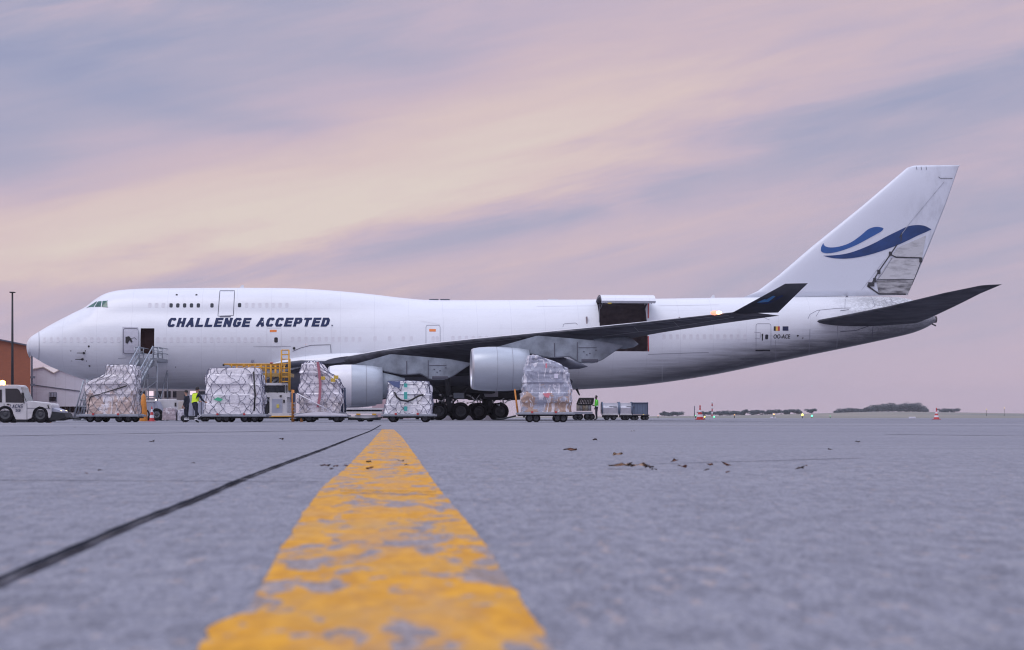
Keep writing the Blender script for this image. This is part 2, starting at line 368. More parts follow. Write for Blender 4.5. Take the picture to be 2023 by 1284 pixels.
def flat_block(txt, x0, x1, z0, z1, y, mat, parent, shear=0, hw=.03, vw=.03, name='lettering'):
    bm = bmesh.new()
    for i, q_ in enumerate(stroke_polys(txt, x0, x1, z0, z1, shear, hw, vw, flip=False)): bm.faces.new([bm.verts.new((a, y - .0006 * (i % 5), b)) for a, b in q_])
    return obj(name, bm, mat, parent)
def flat_text(txt, x0, x1, z0, z1, y, mat, parent, name='lettering', shear=0, fat=.02):   # text standing in an x-z plane facing the camera
    bm = text_bm(txt, shear, fat); xs = [v.co.x for v in bm.verts]; ys = [v.co.y for v in bm.verts]
    for v in bm.verts: v.co = Vector((x0 + (v.co.x - min(xs)) / (max(xs) - min(xs)) * (x1 - x0), y, z0 + (v.co.y - min(ys)) / (max(ys) - min(ys)) * (z1 - z0)))
    return obj(name, bm, mat, parent)

# ------------------------------------------------------------------ ground
gk = [(-60, .04), (1.75, .043), (5, .026), (12.3, .007), (48, -.08), (90, -.075), (113, -.07), (145, 0), (200, 0), (20000, 0)]
_g = pchip([a for a, b in gk], [b for a, b in gk])
def gz(y): return _g(y)
def gray(px, py):                                   # where a sight line meets the apron
    y = 1.2
    k = (HY - py) / F
    f = lambda y: EYE + k * y - gz(y)
    a, b = .8, 400.
    for _ in range(60):
        c = (a + b) / 2
        if f(c) > 0: a = c
        else: b = c
    return Vector((PX(px, a), a, gz(a)))
def asphalt(q):
    big = q.noise(.10, (.35, 1, 1), 4, .55); band = q.noise(.5, (.10, 1, 1), 5, .6); mid = q.noise(5.0, (1, .6, 1), 7, .7); fine = q.noise(34, (1, .24, 1), 3, .6); peb = q.noise(80, (1, .3, 1), 2, .5); spk = q.noise(36, (1, .24, 1), 2, .5)
    grit = q.noise(140, (1, .5, 1), 3, .7)
    c = q.mix(q.step(big, .3, .7), (.225, .232, .280), (.275, .28, .325))
    c = q.mix(q.math('MULTIPLY', q.step(band, .5, .75), .40), c, (.14, .144, .17))
    c = q.mix(q.math('MULTIPLY', q.step(mid, .46, .66), .42), c, (.125, .13, .16))
    c = q.mix(q.math('MULTIPLY', q.step(fine, .49, .62), .45), c, (.10, .104, .13))
    c = q.mix(q.math('MULTIPLY', q.step(fine, .46, .34), .26), c, (.36, .355, .365))
    c = q.mix(q.math('MULTIPLY', q.step(grit, .50, .60), .50), c, (.07, .073, .09))
    c = q.mix(q.math('MULTIPLY', q.step(grit, .46, .38), .35), c, (.42, .41, .42))
    c = q.mix(q.math('MULTIPLY', q.step(peb, .56, .66), .25), c, (.08, .085, .11))
    c = q.mix(q.math('MULTIPLY', q.step(spk, .63, .71), .35), c, (.44, .34, .29))
    return c, fine, peb, mid
q = NT('weathered_apron_asphalt', .82); q.b.inputs['Specular IOR Level'].default_value = .2
c, fine, peb, mid = asphalt(q); q.l(c, q.b.inputs['Base Color'])
bp = q.n('ShaderNodeBump'); bp.inputs['Strength'].default_value = .8; bp.inputs['Distance'].default_value = .01; q.l(q.math('ADD', fine, q.math('MULTIPLY', peb, .5)), bp.inputs['Height']); q.l(bp.outputs[0], q.b.inputs['Normal'])
m_apron = q.m
q = NT('worn_yellow_line_paint', .62)
c, fine, peb, mid = asphalt(q); X, Y, Z = q.xyz()
w1 = q.noise(13, (1, .30, 1), 5, .62); w2 = q.noise(3.4, (1, .30, 1), 5, .6); w3 = q.noise(38, (1, .3, 1), 4, .6); w4 = q.noise(2.2, (1, .8, 1), 4, .6)
y1 = q.mix(q.step(w3, .3, .7), (.50, .225, .010), (.68, .33, .014)); y1 = q.mix(q.math('MULTIPLY', q.step(w4, .45, .65), .5), y1, (.46, .28, .09))
w5 = q.noise(14, (1, .32, 1), 3, .5, dist=1.2)
wear = q.math('ADD', q.math('ADD', q.math('MULTIPLY', w1, .55), q.math('MULTIPLY', w2, .30)), q.math('ADD', q.math('MULTIPLY', w3, .16), q.math('MULTIPLY', q.math('SUBTRACT', w5, .5), .42)))
scf = q.noise(1.5, (2.2, .55, 1), 5, .65); ctr = q.step(q.math('ABSOLUTE', q.math('ADD', X, q.math('MULTIPLY', Y, .0617))), .13, .02)
sf = q.step(q.math('ADD', q.math('ADD', q.math('MULTIPLY', scf, .8), q.math('MULTIPLY', w1, .3)), q.math('MULTIPLY', ctr, .08)), .55, .70)
y1 = q.mix(q.math('MULTIPLY', sf, .42), y1, (.33, .245, .20))
yc = q.mix(q.math('MULTIPLY', q.step(wear, .515, .565), .85), y1, c); yc = q.mix(q.math('MULTIPLY', q.step(fine, .6, .75), .25), yc, (.3, .2, .08))
q.l(yc, q.b.inputs['Base Color'])
bp = q.n('ShaderNodeBump'); bp.inputs['Strength'].default_value = .5; bp.inputs['Distance'].default_value = .005; q.l(fine, bp.inputs['Height']); q.l(bp.outputs[0], q.b.inputs['Normal'])
m_paint = q.m; q.b.inputs['Specular IOR Level'].default_value = .12
m_joint = M('bitumen_joint', (.014, .016, .024), .9, 0, .1, 30, spec=.02)
m_patch = M('darker_asphalt_repair', (.19, .192, .225), .8, 0, .16, 6, bump=.3, bscale=60)
m_lightp = M('pale_concrete_band', (.27, .265, .30), .8, 0, .12, 3, stretch=(.2, 1, 1))

ys = [-60, -20, -5, 0] + [.5 * i for i in range(1, 30)] + [15 + 2 * i for i in range(0, 25)] + [65 + 5 * i for i in range(0, 30)] + [215, 260, 320]
xsn = [-1450, -400, -80, -20, -6, 0, 6, 20, 80, 400, 1450]
bm = bmesh.new(); g = [[bm.verts.new((x, y, gz(y))) for x in xsn] for y in ys]
for i in range(len(ys) - 1):
    for j in range(len(xsn) - 1): bm.faces.new((g[i][j], g[i][j + 1], g[i + 1][j + 1], g[i + 1][j]))
o = obj('apron', bm, m_apron, smooth=True); o['kind'] = 'structure'
def fieldz(x, y):
    px = x / max(y, 300) * F + CX
    H = np.interp(px, [-500, 1200, 1300, 1450, 1600, 1750, 1900, 2100, 3500], [1.0, .25, .5, 1.1, 2.4, 4.0, 3.2, 2.0, 1.5])
    t = min(1, max(0, (y - 320) / 1150)); t = t * t * (3 - 2 * t)
    return t * H - max(0, y - 1600) / 1400 * 2.5
bm = bmesh.new(); yy = [320, 360, 420, 500, 600, 720, 860, 1000, 1150, 1300, 1450, 1600, 2200, 3000]
xx = [-1450, -1000, -600] + [-400 + 40 * i for i in range(28)] + [900, 1450]
g = [[bm.verts.new((x, y, fieldz(x, y) + noise.noise(Vector((x * .01, y * .01, 0))) * .12 * (y > 400))) for x in xx] for y in yy]
for i in range(len(yy) - 1):
    for j in range(len(xx) - 1): bm.faces.new((g[i][j], g[i][j + 1], g[i + 1][j + 1], g[i + 1][j]))
o = obj('grass_field', bm, M('dry_autumn_grass', (.235, .215, .18), .9, 0, 0, .012, col2=(.14, .155, .145), thr=(.35, .62), stretch=(1, .4, 1)), smooth=True); o['kind'] = 'structure'

def sheet(name, pts, mat, dz=.004):                # strip from (left,right) pairs lying on the ground
    bm = bmesh.new(); vs = [(bm.verts.new((a[0], a[1], gz(a[1]) + dz)), bm.verts.new((b[0], b[1], gz(b[1]) + dz))) for a, b in pts]
    for i in range(len(vs) - 1): bm.faces.new((vs[i][0], vs[i][1], vs[i + 1][1], vs[i + 1][0]))
    bmesh.ops.recalc_face_normals(bm, faces=bm.faces[:])
    if sum(f.normal.z for f in bm.faces) < 0: bmesh.ops.reverse_faces(bm, faces=bm.faces[:])
    o = obj(name, bm, mat); o['kind'] = 'structure'; return o
# painted lead-in line, edges frayed
Lp = []
tab = [(1310, 380, 1105), (1284, 396, 1088), (1245, 418, 1066), (1215, 478, 1045), (1180, 506, 1022), (1140, 528, 997), (1100, 549, 972), (1060, 573, 944), (1000, 611, 894), (960, 642, 862), (930, 679, 841), (900, 708, 820), (880, 727, 806), (865, 740, 795), (856, 748, 786), (848.5, 755, 778)]
tl = pchip([-a for a, _, _ in tab], [b for _, b, _ in tab]); tr = pchip([-a for a, _, _ in tab], [c for _, _, c in tab])
rs = random.Random(4)
for i in range(160):
    py = 1300 - (1300 - 848.6) * (1 - (1 - i / 159) ** 1.7)
    a = gray(tl(-py), py); b = gray(tr(-py), py); j = .007
    a.x += noise.noise(Vector((0, a.y * 14, 3))) * j * .9 + noise.noise(Vector((0, a.y * 3, 3))) * .006; b.x += noise.noise(Vector((7, b.y * 12, 3))) * j * .7
    Lp.append((a, b))
sheet('painted_line', Lp, m_paint, .004)
# dark filled joint running away from the camera
Jp = []
jt = pchip([-60, 0, 135, 270, 400, 470, 560, 640, 700, 735, 752], [1182, 1155, 1096, 1036, 984, 953, 918, 888, 864, 850, 840])
for i in range(120):
    px = -60 + 812 * (1 - (1 - i / 119) ** 1.5); p = gray(px, jt(px)); w = .0085 * (1 + .7 * noise.noise(Vector((p.x * 9, p.y * 3, 0)))) + p.y * .00022
    Jp.append((p - Vector((w, 0, 0)), p + Vector((w, 0, 0))))
sheet('pavement_joint', Jp, m_joint, .008)
def cross(py0, py1, px0, px1, w, mat, name, n=40, amp=.03, dz=.009):
    P = []
    for i in range(n):
        t = i / (n - 1); px = px0 + (px1 - px0) * t; p = gray(px, py0 + (py1 - py0) * t); d = noise.noise(Vector((p.x * .8, py0, 0))) * amp; ww = w * (1 + .5 * noise.noise(Vector((p.x * 2, 1, py0))))
        if callable(mat): pass
        P.append((Vector((p.x, p.y + d - ww, 0)), Vector((p.x, p.y + d + ww, 0))))
    return sheet(name, P, mat, dz)
cross(976, 980, 672, 862, .012, m_joint, 'pavement_joint', amp=.02, dz=.012)
cross(889, 890, 735, 806, .02, m_joint, 'pavement_joint', amp=.02, dz=.012)
cross(918, 905, 1230, 1700, .03, m_patch, 'pavement_joint', amp=.05)
cross(949, 951, -40, 640, .02, m_patch, 'pavement_joint', amp=.06)
cross(862, 848, -40, 760, .8, m_patch, 'asphalt_patch', amp=.1, dz=.005)
cross(858, 862, 1750, 2080, .35, m_patch, 'asphalt_patch', amp=.1, dz=.005)
cross(841, 839.5, -300, 2300, 2.2, m_lightp, 'concrete_band', amp=.2, dz=.005)
cross(835.2, 834.6, -300, 2300, 1.2, m_lightp, 'concrete_band', amp=.2, dz=.006)

# ------------------------------------------------------------------ the aircraft
TH = R(5.0); YC = 150.0; cT, sT = math.cos(TH), math.sin(TH)
plane = thing('cargo_aircraft', 'white four-engine jumbo cargo aircraft with upper deck hump and blue tail swoosh', 'airplane', (0, YC, 0), TH)
def SL(px, py, t=0.0):                              # local point (aft, -span, up) for a picture point at span t
    k = (px - CX) / F; s = (k * (YC - t * cT) - t * sT) / (cT - k * sT); Y = YC + s * sT - t * cT
    return Vector((s, -t, EYE + (HY - py) / F * Y))
MI = Matrix.Translation((0, YC, 0)) @ Matrix.Rotation(TH, 4, 'Z'); MII = MI.inverted()
def lray(px, py):
    o = MII @ Vector((0, 0, EYE)); d = MII.to_3x3() @ Vector(((px - CX) / F, 1, (HY - py) / F)); return o, d.normalized()

qf = lambda px: math.sqrt(max(0, px - 53))
top_t = [(53, 685), (53.6, 678), (60, 667), (77, 655.5), (109, 637), (145, 618.5), (169, 606.5), (180, 598), (190, 590.5), (205, 581.5), (222, 576), (241, 572.8), (290, 570), (350, 569.3), (450, 568.6), (560, 569), (620, 571.5), (680, 576), (740, 582), (800, 589), (840, 592.3), (900, 593), (1180, 591.5), (1300, 590), (1480, 587.5), (1600, 586.5), (1700, 585.5), (1760, 586), (1800, 592), (1830, 609), (1847, 627)]
bot_t = [(53, 685), (53.6, 691), (58, 699), (72.5, 709), (97, 723), (121, 733), (145, 742.5), (164, 748.5), (200, 757), (245, 763.5), (290, 767), (400, 770), (700, 772), (1000, 772), (1130, 770), (1180, 767.5), (1240, 763.5), (1300, 757), (1400, 742), (1500, 722), (1600, 701.5), (1700, 681), (1760, 668), (1800, 658.5), (1830, 647), (1847, 636)]
wid_t = [(53, 0), (53.6, .28), (60, .8), (77, 1.45), (109, 2.1), (145, 2.6), (188, 2.97), (241, 3.18), (300, 3.25), (1250, 3.25), (1350, 3.15), (1450, 2.88), (1550, 2.45), (1650, 1.9), (1750, 1.3), (1800, .95), (1830, .6), (1847, .28)]
cen_t = [(53, 685), (109, 684), (188, 683.5), (300, 685), (1250, 685), (1350, 679), (1450, 665), (1550, 650), (1650, 638), (1750, 628), (1800, 626), (1847, 631.5)]
crn_t = [(53, 685), (60, 667), (109, 637), (169, 606.5), (190, 598), (241, 593.5), (300, 593), (900, 593), (1847, 540)]
def tb(t): return pchip([qf(a) for a, b in t], [b for a, b in t])
f_top, f_bot, f_wid, f_cen, f_crn = map(tb, (top_t, bot_t, wid_t, cen_t, crn_t))
def zpy(px, py):
    return SL(px, py).z
NTH = 112
def section(px):
    q_ = qf(px); s = SL(px, 700).x; zt = zpy(px, f_top(q_)); zb = zpy(px, f_bot(q_)); zc = zpy(px, f_cen(q_)); w = f_wid(q_); zm = zpy(px, max(f_top(q_), f_crn(q_)))
    a = max(zm - zc, .001); b = max(zc - zb, .001); r2 = min(2.35, max(w, .01)); c2 = zt - r2 - zc
    pts = []
    for i in range(NTH):
        ph = -math.pi / 2 + 2 * math.pi * i / NTH; cy, cz = math.cos(ph), math.sin(ph)
        h = a if cz > 0 else b
        r = 1 / math.sqrt((cy / max(w, .001)) ** 2 + (cz / h) ** 2)
        if zt > zm + .005:
            D = (c2 * cz) ** 2 - (c2 * c2 - r2 * r2)
            if D > 0:
                rr = c2 * cz + math.sqrt(D)
                k = .35 * min(1, (zt - zm) / .3); hh = max(k - abs(r - rr), 0) / max(k, 1e-6); r = max(r, rr) + hh * hh * k * .25 * abs(cy)
        pts.append(Vector((s, -r * cy, zc + r * cz)))
    return pts
pxs = [53 + 1.2 * (i / 8) ** 2 * 8 for i in range(1, 9)] + list(np.arange(66, 260, 4)) + list(np.arange(260, 900, 8)) + list(np.arange(900, 1300, 12)) + list(np.arange(1300, 1830, 8)) + [1835, 1841, 1845, 1847]
hull = bmesh.new(); rings = [[hull.verts.new(p) for p in section(px)] for px in pxs]
tip = hull.verts.new(SL(53, 685))
for k in range(NTH): hull.faces.new((tip, rings[0][(k + 1) % NTH], rings[0][k]))
for i in range(len(rings) - 1):
    for k in range(NTH): hull.faces.new((rings[i][k], rings[i][(k + 1) % NTH], rings[i + 1][(k + 1) % NTH], rings[i + 1][k]))
hull.faces.new(rings[-1])
bmesh.ops.recalc_face_normals(hull, faces=hull.faces[:])
HB = BVHTree.FromBMesh(hull)
def hit(px, py, bvh=None):
    o, d = lray(px, py); co, no, _, _ = (bvh or HB).ray_cast(o, d)
    if co is None: return None, None
    if no.dot(d) > 0: no = -no
    return co, no
def cut(x0, x1, z0, z1):
    for co, no in (((x0, 0, 0), (1, 0, 0)), ((x1, 0, 0), (1, 0, 0)), ((0, 0, z0), (0, 0, 1)), ((0, 0, z1), (0, 0, 1))):
        fs = [f for f in hull.faces if (c := f.calc_center_median()).y < -.3 and x0 - 1 < c.x < x1 + 1 and z0 - 1 < c.z < z1 + 1]
        bmesh.ops.bisect_plane(hull, geom=fs + list({e for f in fs for e in f.edges}) + list({v for f in fs for v in f.verts}), plane_co=co, plane_no=no, dist=1e-4)
    dl = [f for f in hull.faces if (c := f.calc_center_median()).y < -.3 and x0 < c.x < x1 and z0 < c.z < z1]
    bmesh.ops.delete(hull, geom=dl, context='FACES')
cdA = hit(1185, 650)[0]; cdB = hit(1279.5, 690)[0]; cd_z1 = 8.88; cd_z0 = hit(1250, 694)[0].z
cut(cdA.x, cdB.x, cd_z0, cd_z1)
ldA = hit(278, 650)[0]; ldB = hit(305, 650)[0]; ld_z1 = hit(290, 648.5)[0].z; ld_z0 = hit(290, 699)[0].z
cut(ldA.x, ldB.x, ld_z0, ld_z1)
obj('fuselage', hull, m_white, plane, smooth=True)

# hold seen through the open cargo door: liner, floor, end walls
def liner(px0, px1, z0, nm):
    bm = bmesh.new(); rr = []
    for px in np.linspace(px0, px1, 5):
        S = section(px); cz = sum(p.z for p in S) / len(S); rr.append([bm.verts.new((p.x, p.y * .95, cz + (p.z - cz) * .95)) for p in S if p.y > -1.2 and p.z > z0 - .3])
    for i in range(4):
        for k in range(len(rr[0]) - 1):
            try: bm.faces.new((rr[i][k], rr[i][k + 1], rr[i + 1][k + 1], rr[i + 1][k]))
            except Exception: pass
    x0, x1 = SL(px0, 0).x, SL(px1, 0).x
    box(bm, x0, x1, -3.05, 3.05, z0 - .12, z0)
    for x in (x0, x1): box(bm, x - .05, x + .05, -2.9, 2.9, z0, z0 + 2.6)
    return obj(nm, bm, m_interior, plane)
liner(1150, 1330, cd_z0, 'hold_liner')
bm = bmesh.new(); box(bm, ldA.x - .5, ldB.x + .5, -2.2, -1.9, ld_z0 - .3, ld_z1 + .3); box(bm, ldA.x - .6, ldA.x - .5, -3.0, -1.9, ld_z0, ld_z1); box(bm, ldB.x + .5, ldB.x + .6, -3.0, -1.9, ld_z0, ld_z1); box(bm, ldA.x - .5, ldB.x + .5, -2.95, -2, ld_z0 - .1, ld_z0 - .02)
obj('entry_vestibule', bm, m_brown, plane)
# pallets standing inside the hold
# decals --------------------------------------------------------------
def conf(name, polys, mat, off=.012, bvh=None, parent=plane, sub=0):
    bm = bmesh.new()
    for poly in polys:
        vs = []
        for px, py in poly:
            co, no = hit(px, py, bvh)
            if co is None: break
            vs.append(bm.verts.new(co + no * off))
        if len(vs) == len(poly): bm.faces.new(vs)
    return obj(name, bm, mat, parent)
def strip(name, pts, wpx, mat, off=.012, bvh=None, step=6, closed=False, parent=plane):
    P = [Vector((a, b)) for a, b in pts]
    if closed: P.append(P[0])
    D = [P[0]]
    for a, b in zip(P, P[1:]):
        n = max(1, int((b - a).length / step))
        for i in range(1, n + 1): D.append(a + (b - a) * i / n)
    bm = bmesh.new(); prev = None
    for i, p in enumerate(D):
        t = (D[min(i + 1, len(D) - 1)] - D[max(i - 1, 0)]).normalized(); nn = Vector((-t.y, t.x)) * wpx / 2
        q = []
        for s in (p - nn, p + nn):
            co, no = hit(s.x, s.y, bvh)
            if co is None: q = None; break
            q.append(bm.verts.new(co + no * off))
        if q and prev: bm.faces.new((prev[0], prev[1], q[1], q[0]))
        prev = q
    return obj(name, bm, mat, parent)
def rrect(x0, x1, y0, y1, r=2.5):
    out_ = []
    for cx, cy, a in ((x1 - r, y0 + r, -90), (x1 - r, y1 - r, 0), (x0 + r, y1 - r, 90), (x0 + r, y0 + r, 180)):
        for k in range(4): t = R(a + 30 * k); out_.append((cx + r * math.cos(t), cy + r * math.sin(t)))
    return out_
def pane_mesh(w, h, th, mats, rim=.0):
    bm = bmesh.new(); r = min(w, h) * .34; prof = []
    def ring(sc, z):
        o_ = []
        for cx, cy, a in ((w / 2 - r, h / 2 - r, 0), (-w / 2 + r, h / 2 - r, 90), (-w / 2 + r, -h / 2 + r, 180), (w / 2 - r, -h / 2 + r, 270)):
            for k in range(4): t = R(a + 30 * k); o_.append(bm.verts.new(((cx + r * math.cos(t)) * sc, (cy + r * math.sin(t)) * sc, z)))
        return o_
    a = ring(1, 0); b = ring(.96, th)
    for i in range(16): bm.faces.new((a[i], a[(i + 1) % 16], b[(i + 1) % 16], b[i])).material_index = len(mats) - 1
    if rim:
        c_ = ring(1 - rim, th); 
        for i in range(16): bm.faces.new((b[i], b[(i + 1) % 16], c_[(i + 1) % 16], c_[i])).material_index = len(mats) - 1
        d_ = ring(1 - rim, th * .4)
        for i in range(16): bm.faces.new((c_[i], c_[(i + 1) % 16], d_[(i + 1) % 16], d_[i])).material_index = len(mats) - 1
        bm.faces.new(d_)
    else: bm.faces.new(b)
    me = bpy.data.meshes.new('window'); bm.to_mesh(me); bm.free()
    for m in mats: me.materials.append(m)
    return me
def put(name, me, px, py, off=.0):
    co, no = hit(px, py)
    if co is None: return
    o = new_obj(name, me, plane); z = no; x = (Vector((1, 0, 0)) - z * z.x).normalized(); y = z.cross(x)
    m = Matrix((x, y, z)).transposed().to_4x4(); m.translation = co + no * off; o.matrix_local = m; return o
wm = pane_mesh(.25, .36, .015, [m_glass, m_line], .12)
for px in (338, 351.3, 364.8, 378.3, 391.8, 418.8): put('window', wm, px, 603.3)
put('window', wm, 473.3, 602.8)
put('window', pane_mesh(.27, .40, .015, [m_glass, m_line], .12), 545.3, 671.5)
put('window', pane_mesh(.25, .38, .015, [m_glass, m_line], .12), 1514.6, 665.5)
pm = pane_mesh(.27, .40, .006, [m_plug, m_plug2], .2)
for rng, py in (((296, 336, 13.3), 603), ((487, 580, 13.3), 602.8), ((88, 240, 13.3), 671), ((312, 520, 13.3), 671), ((578, 724, 13.3), 670), ((895, 965, 13.3), 668), ((1312, 1484, 13.3), 665)):
    for px in np.arange(*rng): put('window_plug', pm, px, py)
for px in (741, 770, 797, 813, 856, 864): put('window_plug', pm, px, 669)
# doors and hatches outlined
strip('upper_deck_door', [(434.5, 574.5), (463.5, 574.5), (461, 623.5), (430.5, 624.5)], 1.3, m_line, closed=True, step=4)
conf('door_sill', [[(434, 625), (456, 625), (456, 626.6), (434, 626.6)]], m_line, .03)
strip('main_deck_door', rrect(841.5, 869.5, 642.5, 684, 4), 1.0, m_soft, closed=True, step=4)
strip('main_deck_door', rrect(527, 556, 648, 686, 3), .8, m_plug, closed=True, step=4)
strip('main_deck_door', [(1112, 646), (1113, 641), (1116, 639.5), (1137, 638), (1141, 641)], 1.0, m_soft, step=4)
strip('main_deck_door', rrect(1493.5, 1523, 639.5, 692, 4), 1.0, m_soft, closed=True, step=4)
strip('door_hinge_line', [(1490, 656), (1502, 657), (1502, 668), (1491, 668)], .8, m_soft, step=3)
conf('door_handle', [[(1504.5, 660), (1507.5, 659), (1507, 672), (1505, 674)]], m_dark, .02)
conf('door_sill', [[(1492, 690.5), (1521, 690.5), (1521, 693), (1492, 693)]], m_dark, .05)
conf('door_marking', [[(848, 650), (861, 650), (861, 655), (848, 655)]], m_orange, .012)
conf('door_marking', [[(533, 651.5), (546.5, 651.5), (546.5, 656), (533, 656)]], m_orange, .012)
# flags
fw = (1549 - 1528) / 2
for i, (a, b, m) in enumerate(((1528.5, 1532.5, m_dark), (1532.5, 1536.7, M('flag_yellow', (.78, .5, .08), .5)), (1536.7, 1540.5, m_red))):
    conf('flag_stripe', [[(a, 644.7), (b, 644.7), (b, 653.5), (a, 653.5)]], m, .012)
conf('blue_flag', [[(1546, 644.7), (1557.5, 644.7), (1557.5, 653.3), (1546, 653.3)]], M('flag_blue', (.01, .018, .07), .5), .012)
def ctext(txt, x0, x1, y0, y1, mat, shear=0, fat=0, name='lettering', bvh=None, off=.03, sub=False):
    bm = text_bm(txt, shear, fat); xs = [v.co.x for v in bm.verts]; yv = [v.co.y for v in bm.verts]; bad = []
    for v in bm.verts:
        px = x0 + (v.co.x - min(xs)) / (max(xs) - min(xs)) * (x1 - x0); py = y1 - (v.co.y - min(yv)) / (max(yv) - min(yv)) * (y1 - y0)
        co, no = hit(px, py, bvh)
        if co is None: bad.append(v)
        else: v.co = co + no * off
    if bad: bmesh.ops.delete(bm, geom=bad, context='VERTS')
    return obj(name, bm, mat, plane)
def hull_text(txt, x0, x1, y0, y1, shear, hw, vw, mat, name='lettering', gap=.28):
    bm = bmesh.new()
    for i, q_ in enumerate(stroke_polys(txt, x0, x1, y0, y1, shear, hw, vw, gap)):
        vs = []
        for a, b in q_:
            co, no = hit(a, b); vs.append(bm.verts.new(co + no * (.02 + .0012 * (i % 6))))
        bm.faces.new(vs)
    return obj(name, bm, mat, plane)
hull_text('CHALLENGE', 329.5, 497.5, 628.2, 645.8, .30, 3.0, 2.1, m_navy, 'lettering', .2)
hull_text('ACCEPTED', 505.5, 653.5, 627.8, 645.2, .30, 3.0, 2.1, m_navy, 'lettering', .2)
conf('lettering', [[(655, 642), (657.3, 642), (657.3, 644.3), (655, 644.3)]], m_navy, .03)
ctext('OO-ACE', 1528, 1561, 660.3, 668.8, m_dark, .15, .02, 'registration', off=.02)
# cockpit glass
cw = [[(172, 608), (180.5, 603), (190, 596.5), (192, 596.2), (185, 606.5)], [(187.5, 606.3), (193.5, 596), (201, 595.2), (199, 606.3)], [(201, 606.4), (202.8, 595), (212.3, 594.5), (212.6, 607.3)]]
conf('cockpit_surround', [[(170.5, 608.8), (180, 602), (190.5, 595.4), (213.3, 593.6), (213.6, 608)]], m_dark, .01)
for c_ in cw: conf('cockpit_window', [c_], m_green, .03)
bm = bmesh.new(); pa, pb = hit(243, 660)[0], hit(274, 660)[0]; za, zb_ = hit(258, 648.5)[0].z, hit(258, 699)[0].z
def dcol(z): return max(p.y for p in [Vector((0, 0, 0))]) 
rows = []
for f in np.linspace(0, 1, 7):
    py_ = 648.5 + (699 - 648.5) * f; a_, b_2 = hit(243, py_), hit(273.5, py_); rows.append([a_[0] + a_[1] * .30, b_2[0] + b_2[1] * .22, b_2[0] + b_2[1] * .10, a_[0] + a_[1] * .18])
V2 = [[bm.verts.new(p) for p in rw] for rw in rows]
for i in range(6):
    for k in range(4): bm.faces.new((V2[i][k], V2[i][(k + 1) % 4], V2[i + 1][(k + 1) % 4], V2[i + 1][k]))
bm.faces.new(V2[0]); bm.faces.new(V2[-1]); bmesh.ops.recalc_face_normals(bm, faces=bm.faces[:]); DB = BVHTree.FromBMesh(bm)
od = obj('entry_door', bm, M('open_door_lining', (.50, .51, .58), .5, 0, .08, 3), plane)
strip('door_edge', rrect(243.5, 273, 649, 698.5, 4), 1.2, m_line, .01, DB, 4, True, od)
conf('door_handle', [[(248, 666), (255, 664), (259, 669), (262, 675), (259, 677), (256, 672), (252, 679), (248, 677)]], m_dark, .03, DB, od)
strip('door_stay', [(259, 669), (266, 667), (270, 671)], 1.0, m_line, .03, DB, 2, False, od)
# marks, probes, joints
strip('nose_joint', [(77, 656), (77.5, 670), (77.5, 690), (77, 711)], 1.1, m_soft, step=3)
for (x, y) in ((166, 697.5), (163, 710)):
    co, no = hit(x, y); bm = bmesh.new(); tube(bm, [co, co + Vector((0, -.16, 0))], .09, 8); tube(bm, [co + Vector((0, -.16, 0)), co + Vector((-.5, -.17, 0))], .028, 6); obj('pitot_probe', bm, m_dark, plane)
for (x, y, r) in ((175.5, 684, .09), (177, 722.5, .09), (140, 693, .05), (169, 693, .05), (171, 713, .05), (142, 713, .04), (581, 688, .12), (442, 720.5, .10), (347, 725, .05), (499, 713, .15), (1576, 663, .09), (1586, 667.5, .06), (349, 583, .10), (388, 583, .10)):
    co, no = hit(x, y); bm = bmesh.new(); bmesh.ops.create_icosphere(bm, subdivisions=1, radius=r); [setattr(v, 'co', Vector((v.co.x, v.co.y * .4, v.co.z)) + co) for v in bm.verts]; obj('static_port', bm, m_dark if (x, y) != (499, 713) else m_soft, plane)
for pts, w_, m_ in (([(233, 708), (250, 707)], .9, m_soft), ([(500, 685), (575, 684)], .7, m_soft), ([(655, 640), (655.5, 700)], .7, m_plug), ([(1280, 700), (1400, 696)], 1, m_soft), ([(1300, 604), (1420, 602)], .7, m_plug),
                    ([(1180, 604), (1060, 605)], .6, m_plug), ([(1308, 676), (1308, 760)], .7, m_plug), ([(1532, 672), (1533, 712)], .7, m_soft), ([(1600, 650), (1598, 700)], .9, m_soft), ([(1655, 640), (1653, 690)], 1.0, m_soft),
                    ([(1725, 640), (1722, 675)], 1.2, m_line), ([(1596, 630), (1600, 621), (1615, 613), (1655, 609), (1700, 608)], 1.0, m_soft), ([(1660, 655), (1690, 653), (1722, 642)], 1.3, m_line), ([(1660, 614), (1690, 610), (1730, 611)], 1.2, m_line),
                    ([(1722, 587), (1727, 600), (1729, 612)], 1.2, m_soft), ([(1745, 587), (1752, 600)], 1.0, m_soft), ([(1757, 587), (1764, 598)], 1.0, m_soft), ([(1670, 587), (1669, 610)], .9, m_soft), ([(1620, 612), (1612, 625)], .8, m_soft),
                    ([(830, 634), (869, 641)], .6, m_plug), ([(1485, 618), (1520, 632)], .6, m_soft)):
    strip('skin_joint', pts, w_, m_, step=4)
for x, y, w_ in ((655, 656, 6), (1660, 586, 10)): pass
for x in (857, 879, 1092): # blade strips on the crown
    p = SL(x, 592.2); bm = bmesh.new(); box(bm, p.x - .35, p.x + .35, -.25, .25, p.z - .05, p.z + .05, bev=.02); obj('crown_antenna', bm, m_line if x < 1000 else m_white, plane)
for x in (477, 1407, 1500): 
    p = SL(x, f_top(qf(x))); bm = bmesh.new(); prism(bm, [(p.x - .18, p.z - .05), (p.x + .22, p.z - .05), (p.x + .16, p.z + .22), (p.x + .02, p.z + .22)], -.02, .02); obj('blade_antenna', bm, m_white, plane)

